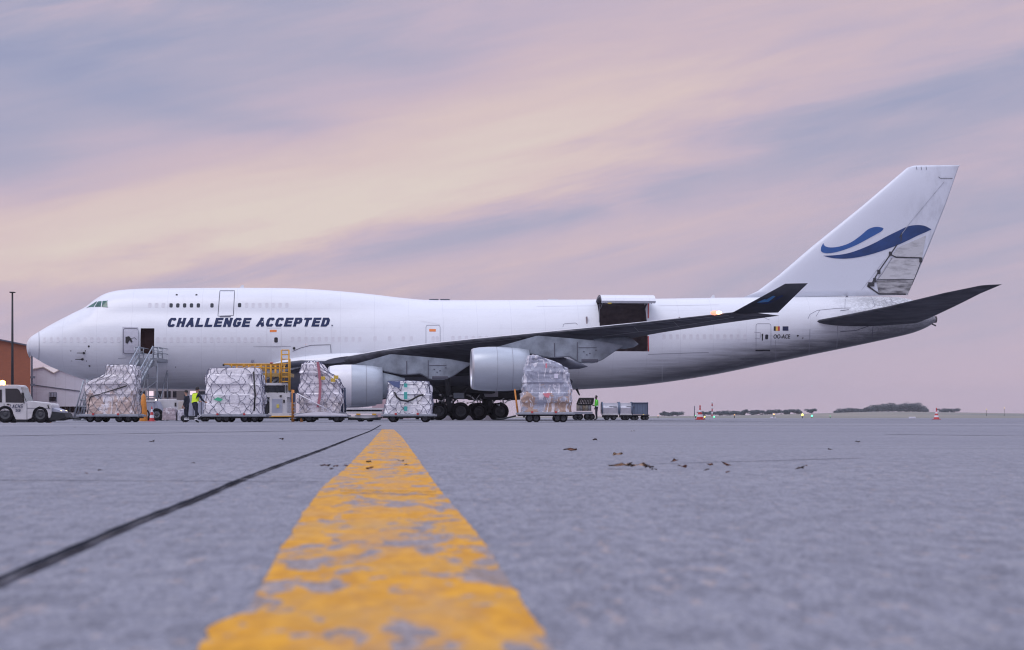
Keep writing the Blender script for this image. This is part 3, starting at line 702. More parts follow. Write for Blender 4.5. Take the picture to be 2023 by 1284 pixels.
# open side cargo door swung up
x0, x1 = cdA.x - .05, hit(1287, 620)[0].x
arc = [(-1.2, 9.02), (-1.9, 9.22), (-2.6, 9.33), (-3.3, 9.34), (-3.9, 9.25), (-4.3, 9.05), (-4.52, 8.83)]
bm = bmesh.new(); n_ = len(arc)
outer = arc; inner = [(y + (.07 if i < 4 else .16), z - .17) for i, (y, z) in enumerate(arc)]
V = {}
for xi, x in enumerate((x0, x1)):
    for li, L_ in enumerate((outer, inner)):
        for i, (y, z) in enumerate(L_): V[xi, li, i] = bm.verts.new((x, y, z))
for i in range(n_ - 1):
    bm.faces.new((V[0, 0, i], V[1, 0, i], V[1, 0, i + 1], V[0, 0, i + 1])).material_index = 0
    bm.faces.new((V[0, 1, i], V[1, 1, i], V[1, 1, i + 1], V[0, 1, i + 1])).material_index = 1
    for xi in (0, 1): bm.faces.new((V[xi, 0, i], V[xi, 0, i + 1], V[xi, 1, i + 1], V[xi, 1, i])).material_index = 1
for i in (0, n_ - 1): bm.faces.new((V[0, 0, i], V[1, 0, i], V[1, 1, i], V[0, 1, i])).material_index = 0
bmesh.ops.recalc_face_normals(bm, faces=bm.faces[:])
cdoor = obj('cargo_door', bm, [m_white, m_doorin], plane)
bm = bmesh.new()
for x in np.linspace(x0 + .3, x1 - .3, 7):
    tube(bm, [(x, y, z) for y, z in inner[1:]], .05, 4)
obj('door_rib', bm, m_pyl, cdoor)
bm = bmesh.new(); tube(bm, [(x0 + .15, -3.9, 8.93), (x1 - .35, -3.9, 8.90)], .085, 6); tube(bm, [(x0 + .25, -4.3, 8.83), (x1 - .35, -4.3, 8.80)], .04, 6); obj('latch_rod', bm, m_gear, cdoor)
bm = bmesh.new(); pp = [(cdA.x - .02, -3.3 + .0, 8.1)]
tube(bm, [(x0 + .2, -2.6, 8.35), (x0 + .2, -4.1, 8.85)], .05, 6); tube(bm, [(x1 - .55, -2.6, 8.35), (x1 - .55, -4.1, 8.85)], .07, 6); obj('door_actuator', bm, m_gear, cdoor)
bm = bmesh.new(); box(bm, x0 + .5, x0 + .75, -4.4, -4.1, 8.6, 8.78); obj('door_lamp', bm, M('door_lamp_yellow', (.7, .55, .08), .5), cdoor)
strip('opening_seal', [(1184, 600), (1184, 637)], 1.8, m_line, .03, step=3)
strip('opening_seal', [(1281, 600), (1280.7, 629)], 2.2, m_red, .03, step=3); strip('opening_seal', [(1280.5, 664), (1281, 694)], 2.2, m_red, .03, step=3)

# ---- lifting surfaces
def airfoil(n=12, t=.11):
    xs = [(1 - math.cos(math.pi * i / n)) / 2 for i in range(n + 1)]
    th = lambda x: 5 * t * (.2969 * math.sqrt(x) - .126 * x - .3516 * x * x + .2843 * x ** 3 - .1036 * x ** 4)
    up_ = [(x, th(x)) for x in xs]; lo_ = [(x, -th(x)) for x in xs[1:-1]]
    return up_, lo_
def loft(name, secs, mats, parent=plane, split=None, n=12, up=Vector((0, 0, 1)), cap=True, mi_fn=None, keep=False):
    bm = bmesh.new(); rings = []
    for le, te, t, upv in secs:
        le, te = Vector(le), Vector(te); c = (te - le).length; d = (te - le).normalized(); u = (Vector(upv) - d * Vector(upv).dot(d)).normalized()
        U, L = airfoil(n, t); ring = [bm.verts.new(le + d * (x * c) + u * (z * c)) for x, z in U] + [bm.verts.new(le + d * (x * c) + u * (z * c * .9)) for x, z in reversed(L)]
        rings.append(ring)
    m = len(rings[0])
    for i in range(len(rings) - 1):
        for k in range(m):
            f = bm.faces.new((rings[i][k], rings[i][(k + 1) % m], rings[i + 1][(k + 1) % m], rings[i + 1][k])); f.smooth = True
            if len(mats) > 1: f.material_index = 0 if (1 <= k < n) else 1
    if cap:
        for r_ in (rings[0], rings[-1]): bm.faces.new(r_).material_index = len(mats) - 1
    bmesh.ops.recalc_face_normals(bm, faces=bm.faces[:])
    bv = BVHTree.FromBMesh(bm) if keep else None
    o = obj(name, bm, mats, parent)
    return (o, bv) if keep else o
zLE = pchip([0, 3.2, 7, 11, 18.5, 24, 30.1], [3.6, 4.05, 4.75, 5.22, 5.74, 6.12, 6.60])
zTE = pchip([0, 3.2, 7, 12, 18, 24, 30.1], [3.1, 3.5, 4.15, 4.85, 5.66, 6.1, 6.45])
def sLE(t): return 10.73 - (30 - t) * .925 - max(0, 6.5 - t) * .15
def sTE(t): return np.interp(t, [0, 3.2, 12.2, 18, 30.1], [.0, .9, 3.9, 7.15, 13.85])
def wing(sg, name):
    secs = []
    for t in (2.2, 3.4, 5, 7, 9, 11, 12.2, 14, 16, 18, 20, 22, 24, 26, 28, 30.1):
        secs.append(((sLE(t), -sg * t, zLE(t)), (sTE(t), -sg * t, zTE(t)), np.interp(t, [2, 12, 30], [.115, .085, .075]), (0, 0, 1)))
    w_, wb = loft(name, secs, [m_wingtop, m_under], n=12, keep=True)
    if sg > 0:
        m_wl2 = M('wing_seam_paint', (.16, .165, .19), .6)
        for P_ in ([(1100, 655.5), (1250, 642.5), (1440, 622.5)], [(1190, 664), (1300, 650.5), (1450, 626.2)], [(1250, 642.5), (1262, 655)], [(1330, 634), (1342, 646)], [(1400, 627), (1407, 633)], [(760, 693), (900, 681), (1030, 668)]):
            strip('wing_seam', P_, .9, m_wl2, .012, wb, 5)
    A0 = SL(1446, 618, 30.1); A1 = SL(1537, 617.5, 30.1); B0 = SL(1551, 560.5, 31.2); B1 = SL(1596, 559.5, 31.2)
    Mm = SL(1500, 589, 30.6)
    m_wl = M('winglet_shaded_skin', (.022, .026, .04), .6, 0, .3, 1.5, spec=.25) if sg > 0 else m_under  # shade on the canted near face put into the winglet colour
    fl = lambda p: (p.x, p.y * sg, p.z)
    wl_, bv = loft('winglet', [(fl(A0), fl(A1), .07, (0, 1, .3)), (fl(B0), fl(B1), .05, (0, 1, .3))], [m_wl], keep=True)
    return w_, bv
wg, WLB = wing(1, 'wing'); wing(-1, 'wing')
conf('winglet_swoosh', [[(1495, 597.5), (1503, 597.5), (1513, 593), (1512, 590)], [(1503, 597.5), (1518, 596), (1526, 590), (1513, 592)], [(1513, 592), (1526, 590), (1532, 585), (1527, 584)]], M('faded_blue_livery', (.03, .15, .36), .4), .01, WLB)
conf('winglet_swoosh', [[(1500, 600.5), (1516, 600), (1530, 594), (1522, 595)], [(1530, 594), (1548, 585), (1545, 582), (1534, 587)]], m_navy, .01, WLB)
# lit lamp at the wing tip
bm = bmesh.new(); p = SL(1420, 617.5, 29.6); bmesh.ops.create_icosphere(bm, subdivisions=2, radius=.10); [setattr(v, 'co', Vector((v.co.x * 1.8, v.co.y, v.co.z)) + p) for v in bm.verts]
obj('wing_tip_lamp', bm, emit('lit_wing_lamp', (1, .45, .25), 14), plane)
bm = bmesh.new(); p = SL(1412, 618, 29.5); bmesh.ops.create_icosphere(bm, subdivisions=2, radius=.15); [setattr(v, 'co', Vector((v.co.x * 1.8, v.co.y, v.co.z)) + p) for v in bm.verts]
obj('wing_tip_lamp', bm, emit('lit_wing_lamp_red', (1, .28, .18), 1.6), plane)
# aileron gap lines and flap-track fairings
for t0, L0, sgs in ((6.2, 6.4, (1, -1)), (9.8, 5.8, (1, -1)), (14.6, 4.2, (1, -1)), (18.0, 3.0, (1, -1))):
    for sg in sgs:
        bm = bmesh.new(); x_ = sTE(t0); z_ = zTE(t0) - .32; prof = [(-L0 * .72, .03), (-L0 * .55, .24), (-L0 * .25, .38), (0, .36), (L0 * .2, .2), (L0 * .3, .02)]
        lathe(bm, prof, 'X', (x_ - (.3 if t0 < 12 else 1.1), -sg * t0, z_), 14); [setattr(v.co, 'z', z_ + (v.co.z - z_) * 1.25 - (.12 * (v.co.x - x_ + 2))) for v in bm.verts]
        obj('flap_track_fairing', bm, m_pyl if t0 > 15 else m_fair, plane)
# fin and rudder
def F2(px, py): p = SL(px, py); return (p.x, 0, p.z)
fs = []
for (lx, ly, tx, ty, th) in ((1466, 588.5, 1793, 583, .035), (1497, 575, 1798, 572, .045), (1538, 544, 1812, 541, .06), (1603, 488, 1836, 484, .085), (1702, 408, 1868, 404, .085), (1792, 331.5, 1894, 329, .08), (1806, 327, 1896.5, 326, .05)):
    fs.append((F2(lx, ly), F2(tx, ty), th, (0, 1, 0)))
q = NT('fin_paint', .32); X, Y, Z = q.xyz()
d1 = q.noise(1.6, (1, 1, .5), 6, .65, (0, .45, 0)); aft = q.math('SUBTRACT', X, q.math('MULTIPLY', q.math('SUBTRACT', Z, 9.2), .50))   # grows aft of the hinge line
g = q.math('MULTIPLY', q.step(aft, 25.5, 29.5), q.step(d1, .44, .68)); c = q.mix(q.math('MULTIPLY', g, .28), (.68, .72, .80), (.33, .35, .4))
q.l(c, q.b.inputs['Base Color']); m_fin = q.m
fin, FB = loft('fin', fs, [m_fin], n=14, keep=True)
m_rud = M('sooty_rudder_skin', (.56, .57, .59), .5, 0, 0, 1.8, col2=(.33, .335, .35), thr=(.30, .5), stretch=(.5, 1, 2.4))
def fq(name, poly, mat, off=.015, par=plane): return conf(name, [poly], mat, off, FB, par)
def fgrid(name, top_, bot_, mat, off, n=14, m=3, par=plane, bvh=None):   # conformed patch between two curves
    bm = bmesh.new(); G = []
    for i in range(n + 1):
        t = i / n; a = Vector(interp2(top_, t)); b = Vector(interp2(bot_, t)); row = []
        for j in range(m + 1):
            p = a + (b - a) * j / m; co, no = hit(p.x, p.y, bvh or FB); row.append(bm.verts.new(co + no * off) if co else None)
        G.append(row)
    for i in range(n):
        for j in range(m):
            q_ = (G[i][j], G[i + 1][j], G[i + 1][j + 1], G[i][j + 1])
            if None not in q_:
                try: bm.faces.new(q_)
                except Exception: pass
    bmesh.ops.remove_doubles(bm, verts=bm.verts[:], dist=.002)
    return obj(name, bm, mat, par)
def interp2(P, t):
    d = [0]
    for a, b in zip(P, P[1:]): d.append(d[-1] + math.hypot(b[0] - a[0], b[1] - a[1]))
    s = t * d[-1]; return (float(np.interp(s, d, [p[0] for p in P])), float(np.interp(s, d, [p[1] for p in P])))
def cr6(L_): return [(1440 + a / 3.057, 300 + b / 3.057) for a, b in L_]
def smooth2(P, n=5):
    out_ = []
    for i in range(len(P) - 1):
        p0 = P[max(i - 1, 0)]; p1 = P[i]; p2 = P[i + 1]; p3 = P[min(i + 2, len(P) - 1)]
        for k in range(n):
            t = k / n; out_.append(tuple(.5 * ((2 * p1[j]) + (-p0[j] + p2[j]) * t + (2 * p0[j] - 5 * p1[j] + 4 * p2[j] - p3[j]) * t * t + (-p0[j] + 3 * p1[j] - 3 * p2[j] + p3[j]) * t ** 3) for j in (0, 1)))
    return out_ + [P[-1]]
fgrid('livery_swoosh', smooth2(cr6([(570, 550), (578, 568), (610, 577), (665, 572), (730, 550), (790, 510), (840, 468), (885, 453), (925, 457), (934, 464)])), smooth2(cr6([(557, 575), (556, 600), (585, 612), (640, 607), (700, 590), (770, 562), (830, 530), (885, 500), (920, 480), (934, 464)])), m_blue, .02, 36, 3)
fgrid('livery_swoosh', smooth2(cr6([(568, 627), (640, 624), (720, 612), (800, 585), (880, 550), (950, 512), (1020, 478), (1080, 450), (1130, 442), (1180, 446), (1223, 468)])), smooth2(cr6([(568, 627), (620, 640), (690, 645), (770, 638), (860, 618), (940, 592), (1020, 562), (1090, 530), (1140, 505), (1190, 484), (1223, 468)])), m_blue2, .02, 40, 3)
# lower rudder: separate sooty panels
rp = cr6([(1002, 575), (1215, 480), (1176, 560), (1008, 612)])
fgrid('rudder_panel', cr6([(1015, 580), (1190, 505)]), cr6([(985, 628), (1165, 640)]), m_rud, .03, 8, 4)
fgrid('rudder_panel', cr6([(978, 640), (1160, 648)]), cr6([(893, 768), (1120, 768)]), m_rud, .03, 8, 6)
fgrid('rudder_panel', cr6([(888, 776), (1118, 774)]), cr6([(905, 858), (1080, 860)]), M('sootier_rudder_skin', (.42, .425, .44), .5, 0, 0, 1.8, col2=(.10, .10, .11), thr=(.38, .62), stretch=(.5, 1, 2.4)), .03, 8, 4)
m_grime = M('hinge_grime', (.035, .036, .045), .6, 0, .6, 6)
m_grime2 = M('faint_grime', (.42, .44, .5), .6, 0, .3, 3)
strip('hinge_line', cr6([(1015, 560), (975, 618), (905, 720), (865, 790), (835, 806)]), 2.2, m_grime, .04, FB, 4)
strip('hinge_line', cr6([(985, 640), (925, 735), (880, 790)]), 1.6, m_soft, .04, FB, 4)
strip('hinge_line', cr6([(985, 625), (1010, 637), (1165, 640), (1158, 660)]), 2.4, m_grime, .045, FB, 4)
strip('hinge_line', cr6([(835, 808), (905, 858), (1080, 860)]), 3.0, m_grime, .045, FB, 4)
strip('hinge_line', cr6([(893, 770), (1118, 772)]), 1.2, m_grime, .045, FB, 4)
strip('hinge_line', cr6([(1165, 650), (1118, 770), (1086, 850)]), 1.2, m_grime, .04, FB, 4)
strip('hinge_line', cr6([(1265, 150), (1275, 159), (1350, 160)]), 1.1, m_line, .03, FB, 4)
strip('hinge_line', cr6([(1300, 180), (1200, 300), (1100, 420), (1040, 500)]), 1.0, m_grime2, .03, FB, 4)
strip('hinge_line', cr6([(1030, 520), (1045, 485), (1038, 540)]), 2.0, m_grime, .03, FB, 4)
strip('hinge_line', cr6([(800, 835), (870, 745), (940, 650)]), .7, m_grime2, .03, FB, 4)
for x in (1132, 1160, 1190): strip('static_wick', cr6([(x, 90), (x + 3, 108)]), .9, m_line, .03, FB, 2)
bm = bmesh.new()
for (x, y) in ((905, 725), (880, 775), (975, 615), (868, 800), (850, 800), (1158, 655)):
    co, no = hit(*cr6([(x, y)])[0], FB); 
    if co: box(bm, co.x - .12, co.x + .12, co.y - .09, co.y + .05, co.z - .16, co.z + .16, bev=.02)
obj('rudder_hinge', bm, m_grime, plane)
strip('fin_root_gap', [(1671, 586.5), (1720, 585.3), (1735, 584), (1795, 583.8), (1815, 585)], 1.6, m_line, .03, None, 4)
# tailplane
def T2(px, py, t): return SL(px, py, t)
for sg in (1, -1):
    secs = []
    for k in range(7):
        u_ = k / 6; t = 1.5 + (11.1 - 1.5) * u_
        le = T2(np.interp(u_, [0, .15, .96, 1], [1592, 1640, 1905, 1935]), np.interp(u_, [0, .15, .5, .96, 1], [639, 630, 606.5, 569.5, 564.5]), t)
        te = T2(np.interp(u_, [0, .2, .6, .92, 1], [1812, 1840, 1897, 1950, 1980]), np.interp(u_, [0, .2, .6, .92, 1], [638, 627, 600, 573, 561.5]), t)
        secs.append(((le.x, le.y * sg, le.z), (te.x, te.y * sg, te.z), .075 if u_ < 1 else .03, (0, 0, 1)))
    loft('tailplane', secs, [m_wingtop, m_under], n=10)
    bm = bmesh.new(); p = T2(1660, 620, 1.6); lathe(bm, [(-2.4, .05), (-1.8, .35), (0, .55), (2.4, .6), (4.2, .35), (5, .05)], 'X', (p.x, p.y * sg * .7, p.z + .1), 16)
    obj('tailplane_root_fairing', bm, m_white, plane)
# tail cone exhaust
bm = bmesh.new(); p = SL(1846, 631); lathe(bm, [(-.5, .30), (.15, .26), (.15, .16), (-.3, .14)], 'X', (p.x, 0, p.z), 16); tube(bm, [(p.x - .2, 0, p.z - .35), (p.x + .1, -.1, p.z - .5)], .06, 6); obj('exhaust_nozzle', bm, m_core, plane)
# wing-body fairing
bm = bmesh.new(); rr = []
xs0, xs1 = SL(508, 0, 3.4).x, SL(1150, 0, 3.4).x
for i in range(31):
    u_ = i / 30; x = xs0 + (xs1 - xs0) * u_; e_ = math.sin(math.pi * min(1, u_ / .30) / 2) if u_ < .30 else (1 if u_ < .68 else math.cos(math.pi / 2 * (u_ - .68) / .32)); e_ = max(e_, .02) ** .65
    hw = 1.5 + 2.18 * e_; zc = 3.15; hz_ = .25 + 1.33 * e_; ring = []
    for k in range(40):
        a = 2 * math.pi * k / 40; cy, cz = math.cos(a), math.sin(a); ring.append(bm.verts.new((x, hw * math.copysign(abs(cy) ** .75, cy), zc + hz_ * math.copysign(abs(cz) ** .8, cz))))
    rr.append(ring)
for i in range(30):
    for k in range(40): bm.faces.new((rr[i][k], rr[i][(k + 1) % 40], rr[i + 1][(k + 1) % 40], rr[i + 1][k]))
bm.faces.new(rr[0]); bm.faces.new(rr[-1]); bmesh.ops.recalc_face_normals(bm, faces=bm.faces[:])
obj('wing_body_fairing', bm, m_fair, plane, smooth=True)
# curved white root glove ahead of the wing
secs = []
for (t, lx, ly, tx, ty, th) in ((3.0, 520, 727, 700, 700, .10), (3.5, 545, 722, 720, 697, .12), (4.1, 592, 716, 735, 697, .13), (4.9, 640, 716, 745, 700, .11)):
    a = SL(lx, ly, t); b = SL(tx, ty, t); secs.append((a, b, th, (0, 0, 1)))
loft('wing_root_glove', secs, [m_white, m_fair], n=10)
strip('skin_joint', [(578, 694), (595, 687), (615, 682), (653, 681), (654, 697)], 1.1, m_line, .02, None, 4)
# engines
def engine(sx, st, zc, sg, white):
    bm = bmesh.new(); L_ = 3.74
    pr = [(.02, 1.16), (-.02, 1.22), (.0, 1.27), (.12, 1.34)]
    lathe(bm, [(1.2, 1.14), (.35, 1.12)] + pr, 'X', (0, 0, 0), 48, 0)
    o = None
    cowl = bmesh.new()
    lathe(cowl, [(.12, 1.34), (.5, 1.405), (1.1, 1.445), (1.6, 1.45)], 'X', (0, 0, 0), 48, 0)
    lathe(cowl, [(1.6, 1.45), (2.3, 1.435), (3.0, 1.38), (3.74, 1.27), (3.74, 1.20), (2.4, 1.22), (1.4, 1.14)], 'X', (0, 0, 0), 48, 1)
    en = obj('engine', cowl, [m_nacw if white else m_nac, m_nac], plane); en.location = (sx, -sg * st, zc)
    obj('inlet_lip', bm, m_lip, en)
    bm = bmesh.new(); lathe(bm, [(1.0, .02), (1.12, .18), (1.45, .34), (1.46, .36)], 'X', n=20)
    obj('spinner', bm, m_line, en)
    bm = bmesh.new()
    for k in range(24):
        a = 2 * math.pi * k / 24; d = Vector((0, math.cos(a), math.sin(a))); e2 = Vector((0, -math.sin(a), math.cos(a)))
        vs = [bm.verts.new(d * r_ + e2 * w_ + Vector((x_, 0, 0))) for r_, w_, x_ in ((.34, -.03, 1.42), (1.12, -.10, 1.36), (1.12, .10, 1.52), (.34, .04, 1.5))]; bm.faces.new(vs)
    lathe(bm, [(1.6, .05), (1.6, 1.13)], 'X', n=24)
    obj('fan', bm, m_core, en)
    for xq in (1.62, 2.62): 
        bm = bmesh.new(); lathe(bm, [(xq - .012, 1.448 - (xq - 1.6) * .03), (xq - .012, 1.456 - (xq - 1.6) * .03), (xq + .012, 1.456 - (xq - 1.6) * .03), (xq + .012, 1.448 - (xq - 1.6) * .03)], 'X', n=48); obj('cowl_joint', bm, m_soft, en)
    bm = bmesh.new(); lathe(bm, [(2.2, .98), (3.7, .92), (4.6, .72), (5.3, .52), (5.3, .46), (4.4, .5)], 'X', n=28); obj('core_cowl', bm, m_pyl, en)
    bm = bmesh.new(); lathe(bm, [(4.4, .34), (5.2, .3), (6.1, .03)], 'X', n=20); obj('exhaust_plug', bm, m_core, en)
    # pylon: side outline in metres from the inlet centre
    P = [(1.2, 1.30), (2.8, 1.75), (4.3, 2.18), (6.0, 2.05), (8.4, 1.85), (10.0, 1.55), (8.6, .60), (8.0, .38), (7.1, .40), (6.4, .80), (5.2, .72), (3.9, .95), (3.6, 1.1)]
    bm = bmesh.new(); prism(bm, P, -.24, .24, 0, .06); obj('pylon', bm, m_pyl, en)
    bm = bmesh.new(); box(bm, 7.2, 8.3, -.30, .30, .44, .66, bev=.05); box(bm, 5.4, 5.46, -.27, .27, .8, 1.7); box(bm, 6.9, 6.95, -.27, .27, .55, 1.75); box(bm, 7.0, 8.2, -.26, .26, 1.38, 1.42)
    for (x_, z_) in ((7.3, 1.1), (7.7, 1.0), (8.1, 1.2), (7.5, .9)): box(bm, x_, x_ + .1, -.27, .27, z_, z_ + .06)
    obj('pylon_hatch', bm, m_line, en)
    return en
engine(-4.50, 21.0, 3.36, 1, False); engine(-13.83, 11.7, 2.42, 1, True)
engine(-4.50, 21.0, 3.36, -1, False); engine(-13.83, 11.7, 2.42, -1, True)
# landing gear
wgm = bpy.data.meshes.new('wheel'); b_ = wheel_bm(.65, .48); b_.to_mesh(wgm); b_.free(); wgm.materials.append(m_tyre); wgm.materials.append(m_rim)
def bogie(x, t, top_z, lean=0):
    bm = bmesh.new(); tube(bm, [(0, 0, .62), (lean, 0, top_z)], .19, 12); tube(bm, [(0, 0, .62), (0, 0, 1.7)], .25, 12); tube(bm, [(-.78, 0, .66), (.78, 0, .66)], .14, 8)
    for a in (-.78, .78): tube(bm, [(a, -.75, .65), (a, .75, .65)], .09, 8)
    tube(bm, [(.15, 0, 1.2), (1.3, .3, 2.3)], .07, 6); tube(bm, [(-.1, 0, 1.5), (-1.2, -.2, 2.4)], .06, 6)
    for a in (-.3, .25): tube(bm, [(a, .1, .85), (a * 1.4, .1, 1.6)], .045, 6)
    g_ = obj('landing_gear', bm, m_gear, plane); g_.location = (x, -t, 0)
    for a in (-.78, .78):
        for b2 in (-.56, .56): w_ = new_obj('wheel', wgm, g_); w_.location = (a, b2, .65)
    return g_
xb = SL(966, 829, 1.9).x; xw = SL(888, 829, 5.5).x
for sg in (1, -1): bogie(xb, 1.9 * sg, 2.6, .1); bogie(xw, 5.5 * sg, 4.2, -.2)
bm = bmesh.new(); xn = SL(262, 828, 0).x; tube(bm, [(0, 0, .6), (.3, 0, 2.6)], .15, 10); tube(bm, [(0, -.5, .6), (0, .5, .6)], .08, 8); tube(bm, [(.1, 0, 1.2), (-1.3, 0, 2.5)], .06, 6)
ng = obj('nose_gear', bm, m_gear, plane); ng.location = (xn, 0, 0)
for b2 in (-.4, .4): w_ = new_obj('wheel', wgm, ng); w_.location = (0, b2, .62); w_.scale = (.95, .9, .95)
bm = bmesh.new(); 
p0, p1 = SL(896, 776, 5.9), SL(917, 787, 5.9); box(bm, p0.x, p1.x, -5.95, -5.85, p1.z, p0.z, bev=.02); obj('gear_door', bm, m_pyl, plane)
p0, p1 = SL(954, 773, 3.2), SL(984, 784, 3.2); bm = bmesh.new(); prism(bm, [(p0.x, p0.z), (p1.x, p0.z), (p1.x, p1.z), (p0.x + .15, p1.z)], -3.25, -3.15, 0, .02); obj('gear_door', bm, M('gear_door_paint', (.5, .5, .56), .5), plane)
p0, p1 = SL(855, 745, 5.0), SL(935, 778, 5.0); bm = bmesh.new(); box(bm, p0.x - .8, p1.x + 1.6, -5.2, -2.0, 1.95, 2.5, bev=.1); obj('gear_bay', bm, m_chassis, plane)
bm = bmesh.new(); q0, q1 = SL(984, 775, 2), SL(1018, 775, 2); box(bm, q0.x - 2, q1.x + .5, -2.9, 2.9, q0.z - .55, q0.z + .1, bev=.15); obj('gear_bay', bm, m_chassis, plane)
# hydraulic clutter glinting between the wheels
rs = random.Random(9); bm = bmesh.new()
for i in range(34):
    x = rs.uniform(xw - .9, xb + 1.1); y = rs.choice((-5.5, -1.9)) + rs.uniform(-.3, .3); z = rs.uniform(1.1, 1.9)
    tube(bm, [(x, y, z), (x + rs.uniform(-.3, .3), y + rs.uniform(-.2, .2), z + rs.uniform(-.3, .4))], rs.uniform(.025, .07), 6)
obj('hydraulic_lines', bm, m_lip, plane)

# ------------------------------------------------------------------ wheel chocks
prev = None
for i, (px, lab) in enumerate(((885, 'small white wheel chock between the first and second visible landing gear wheels'), (926.5, 'small white wheel chock in the middle of the row under the landing gear'), (963.5, 'small white wheel chock against the last big rear wheel'))):
    bm = bmesh.new(); h = .33; w = .3; prism(bm, [(-w, 0), (w, 0), (.07, h), (-.07, h)], -.35, .35, 0, .02)
    o = tag(obj('wheel_chock', bm, m_strap), lab, 'chock', 'wheel chocks at the main gear'); Y = 143.2; o.location = (PX(px, Y), Y, gz(Y))

# ------------------------------------------------------------------ cargo carts
cw_me = bpy.data.meshes.new('wheel'); b_ = wheel_bm(.235, .17); b_.to_mesh(cw_me); b_.free(); cw_me.materials.append(m_tyre); cw_me.materials.append(m_rim)
YA = 113.0
def cart(px0, px1, deck_py, wheels, label, towl=True, Y=YA, post=None, bent=False, deckmat=None):
    xc = PX((px0 + px1) / 2, Y); g0 = gz(Y); root = thing('cargo_dolly', label, 'dolly', (xc, Y, g0), 0, 'flatbed cargo dollies along the aircraft')
    hw = (PX(px1, Y) - PX(px0, Y)) / 2; z1 = PZ(deck_py, Y) - g0
    bm = bmesh.new(); box(bm, -hw, hw, -1.25, 1.25, z1 - .13, z1 - .02, bev=.015)
    for k in range(14): x = -hw + .15 + (2 * hw - .3) * k / 13; tube(bm, [(x, -1.1, z1 - .01), (x, 1.1, z1 - .01)], .03, 6)
    obj('deck', bm, deckmat or m_alu, root)
    bm = bmesh.new(); box(bm, -hw + .1, hw - .1, -1.0, 1.0, z1 - .22, z1 - .13)
    for x in (-hw * .72, -hw * .3, hw * .3, hw * .72): box(bm, x - .05, x + .05, -1.15, 1.15, z1 - .30, z1 - .2)
    obj('chassis', bm, m_chassis, root)
    for px in wheels:
        x = PX(px, Y) - xc
        for y in (-1.02, 1.02): w_ = new_obj('wheel', cw_me, root); w_.location = (x, y, .235)
        bm = bmesh.new(); box(bm, x - .10, x + .10, -.95, -.85, .2, z1 - .2); box(bm, x - .1, x + .1, .85, .95, .2, z1 - .2); tube(bm, [(x, -1, .235), (x, 1, .235)], .04, 6); obj('axle', bm, m_chassis, root)
    s = -1 if towl else 1
    bm = bmesh.new(); tube(bm, [(s * hw, .2, z1 - .2), (s * (hw + .7), 0, .2), (s * (hw + 1.15), 0, .16)], .05, 6); tube(bm, [(s * hw, -.4, z1 - .2), (s * (hw + .7), 0, .2)], .035, 6); tube(bm, [(s * (hw + 1.1), -.1, .16), (s * (hw + 1.1), .1, .16)], .05, 6)
    obj('drawbar', bm, m_chassis, root)
    bm = bmesh.new()
    for x in (-hw * .45, hw * .35): box(bm, x - .06, x + .06, -1.285, -1.25, z1 - .04, z1 + .06)
    obj('pallet_lock', bm, m_red, root)
    if bent:
        bm = bmesh.new(); n = 14; pts = [(-hw * 1.0 + 2 * hw * i / n, z1 - .02 + .17 * math.sin(math.pi * i / n)) for i in range(n + 1)]
        prism(bm, [(x, z) for x, z in pts] + [(hw, z1 - .06), (-hw, z1 - .06)], -1.29, -1.26); obj('side_rail', bm, m_strap, root)
    if post:
        bm = bmesh.new(); a, b, c_, d = post; 
        tube(bm, [(PX(a, Y) - xc, -1.1, PZ(b, Y) - g0), (PX(c_, Y) - xc, -1.1, PZ(d, Y) - g0)], .05, 6); tube(bm, [(PX(a, Y) - xc, .9, PZ(b, Y) - g0), (PX(c_, Y) - xc + .03, .9, PZ(d, Y) - g0)], .05, 6)
        tube(bm, [(PX(a, Y) - xc, -1.1, PZ(b, Y) - g0), (PX(a, Y) - xc, .9, PZ(b, Y) - g0)], .04, 6)
        obj('end_post', bm, m_amber, root)
    return root
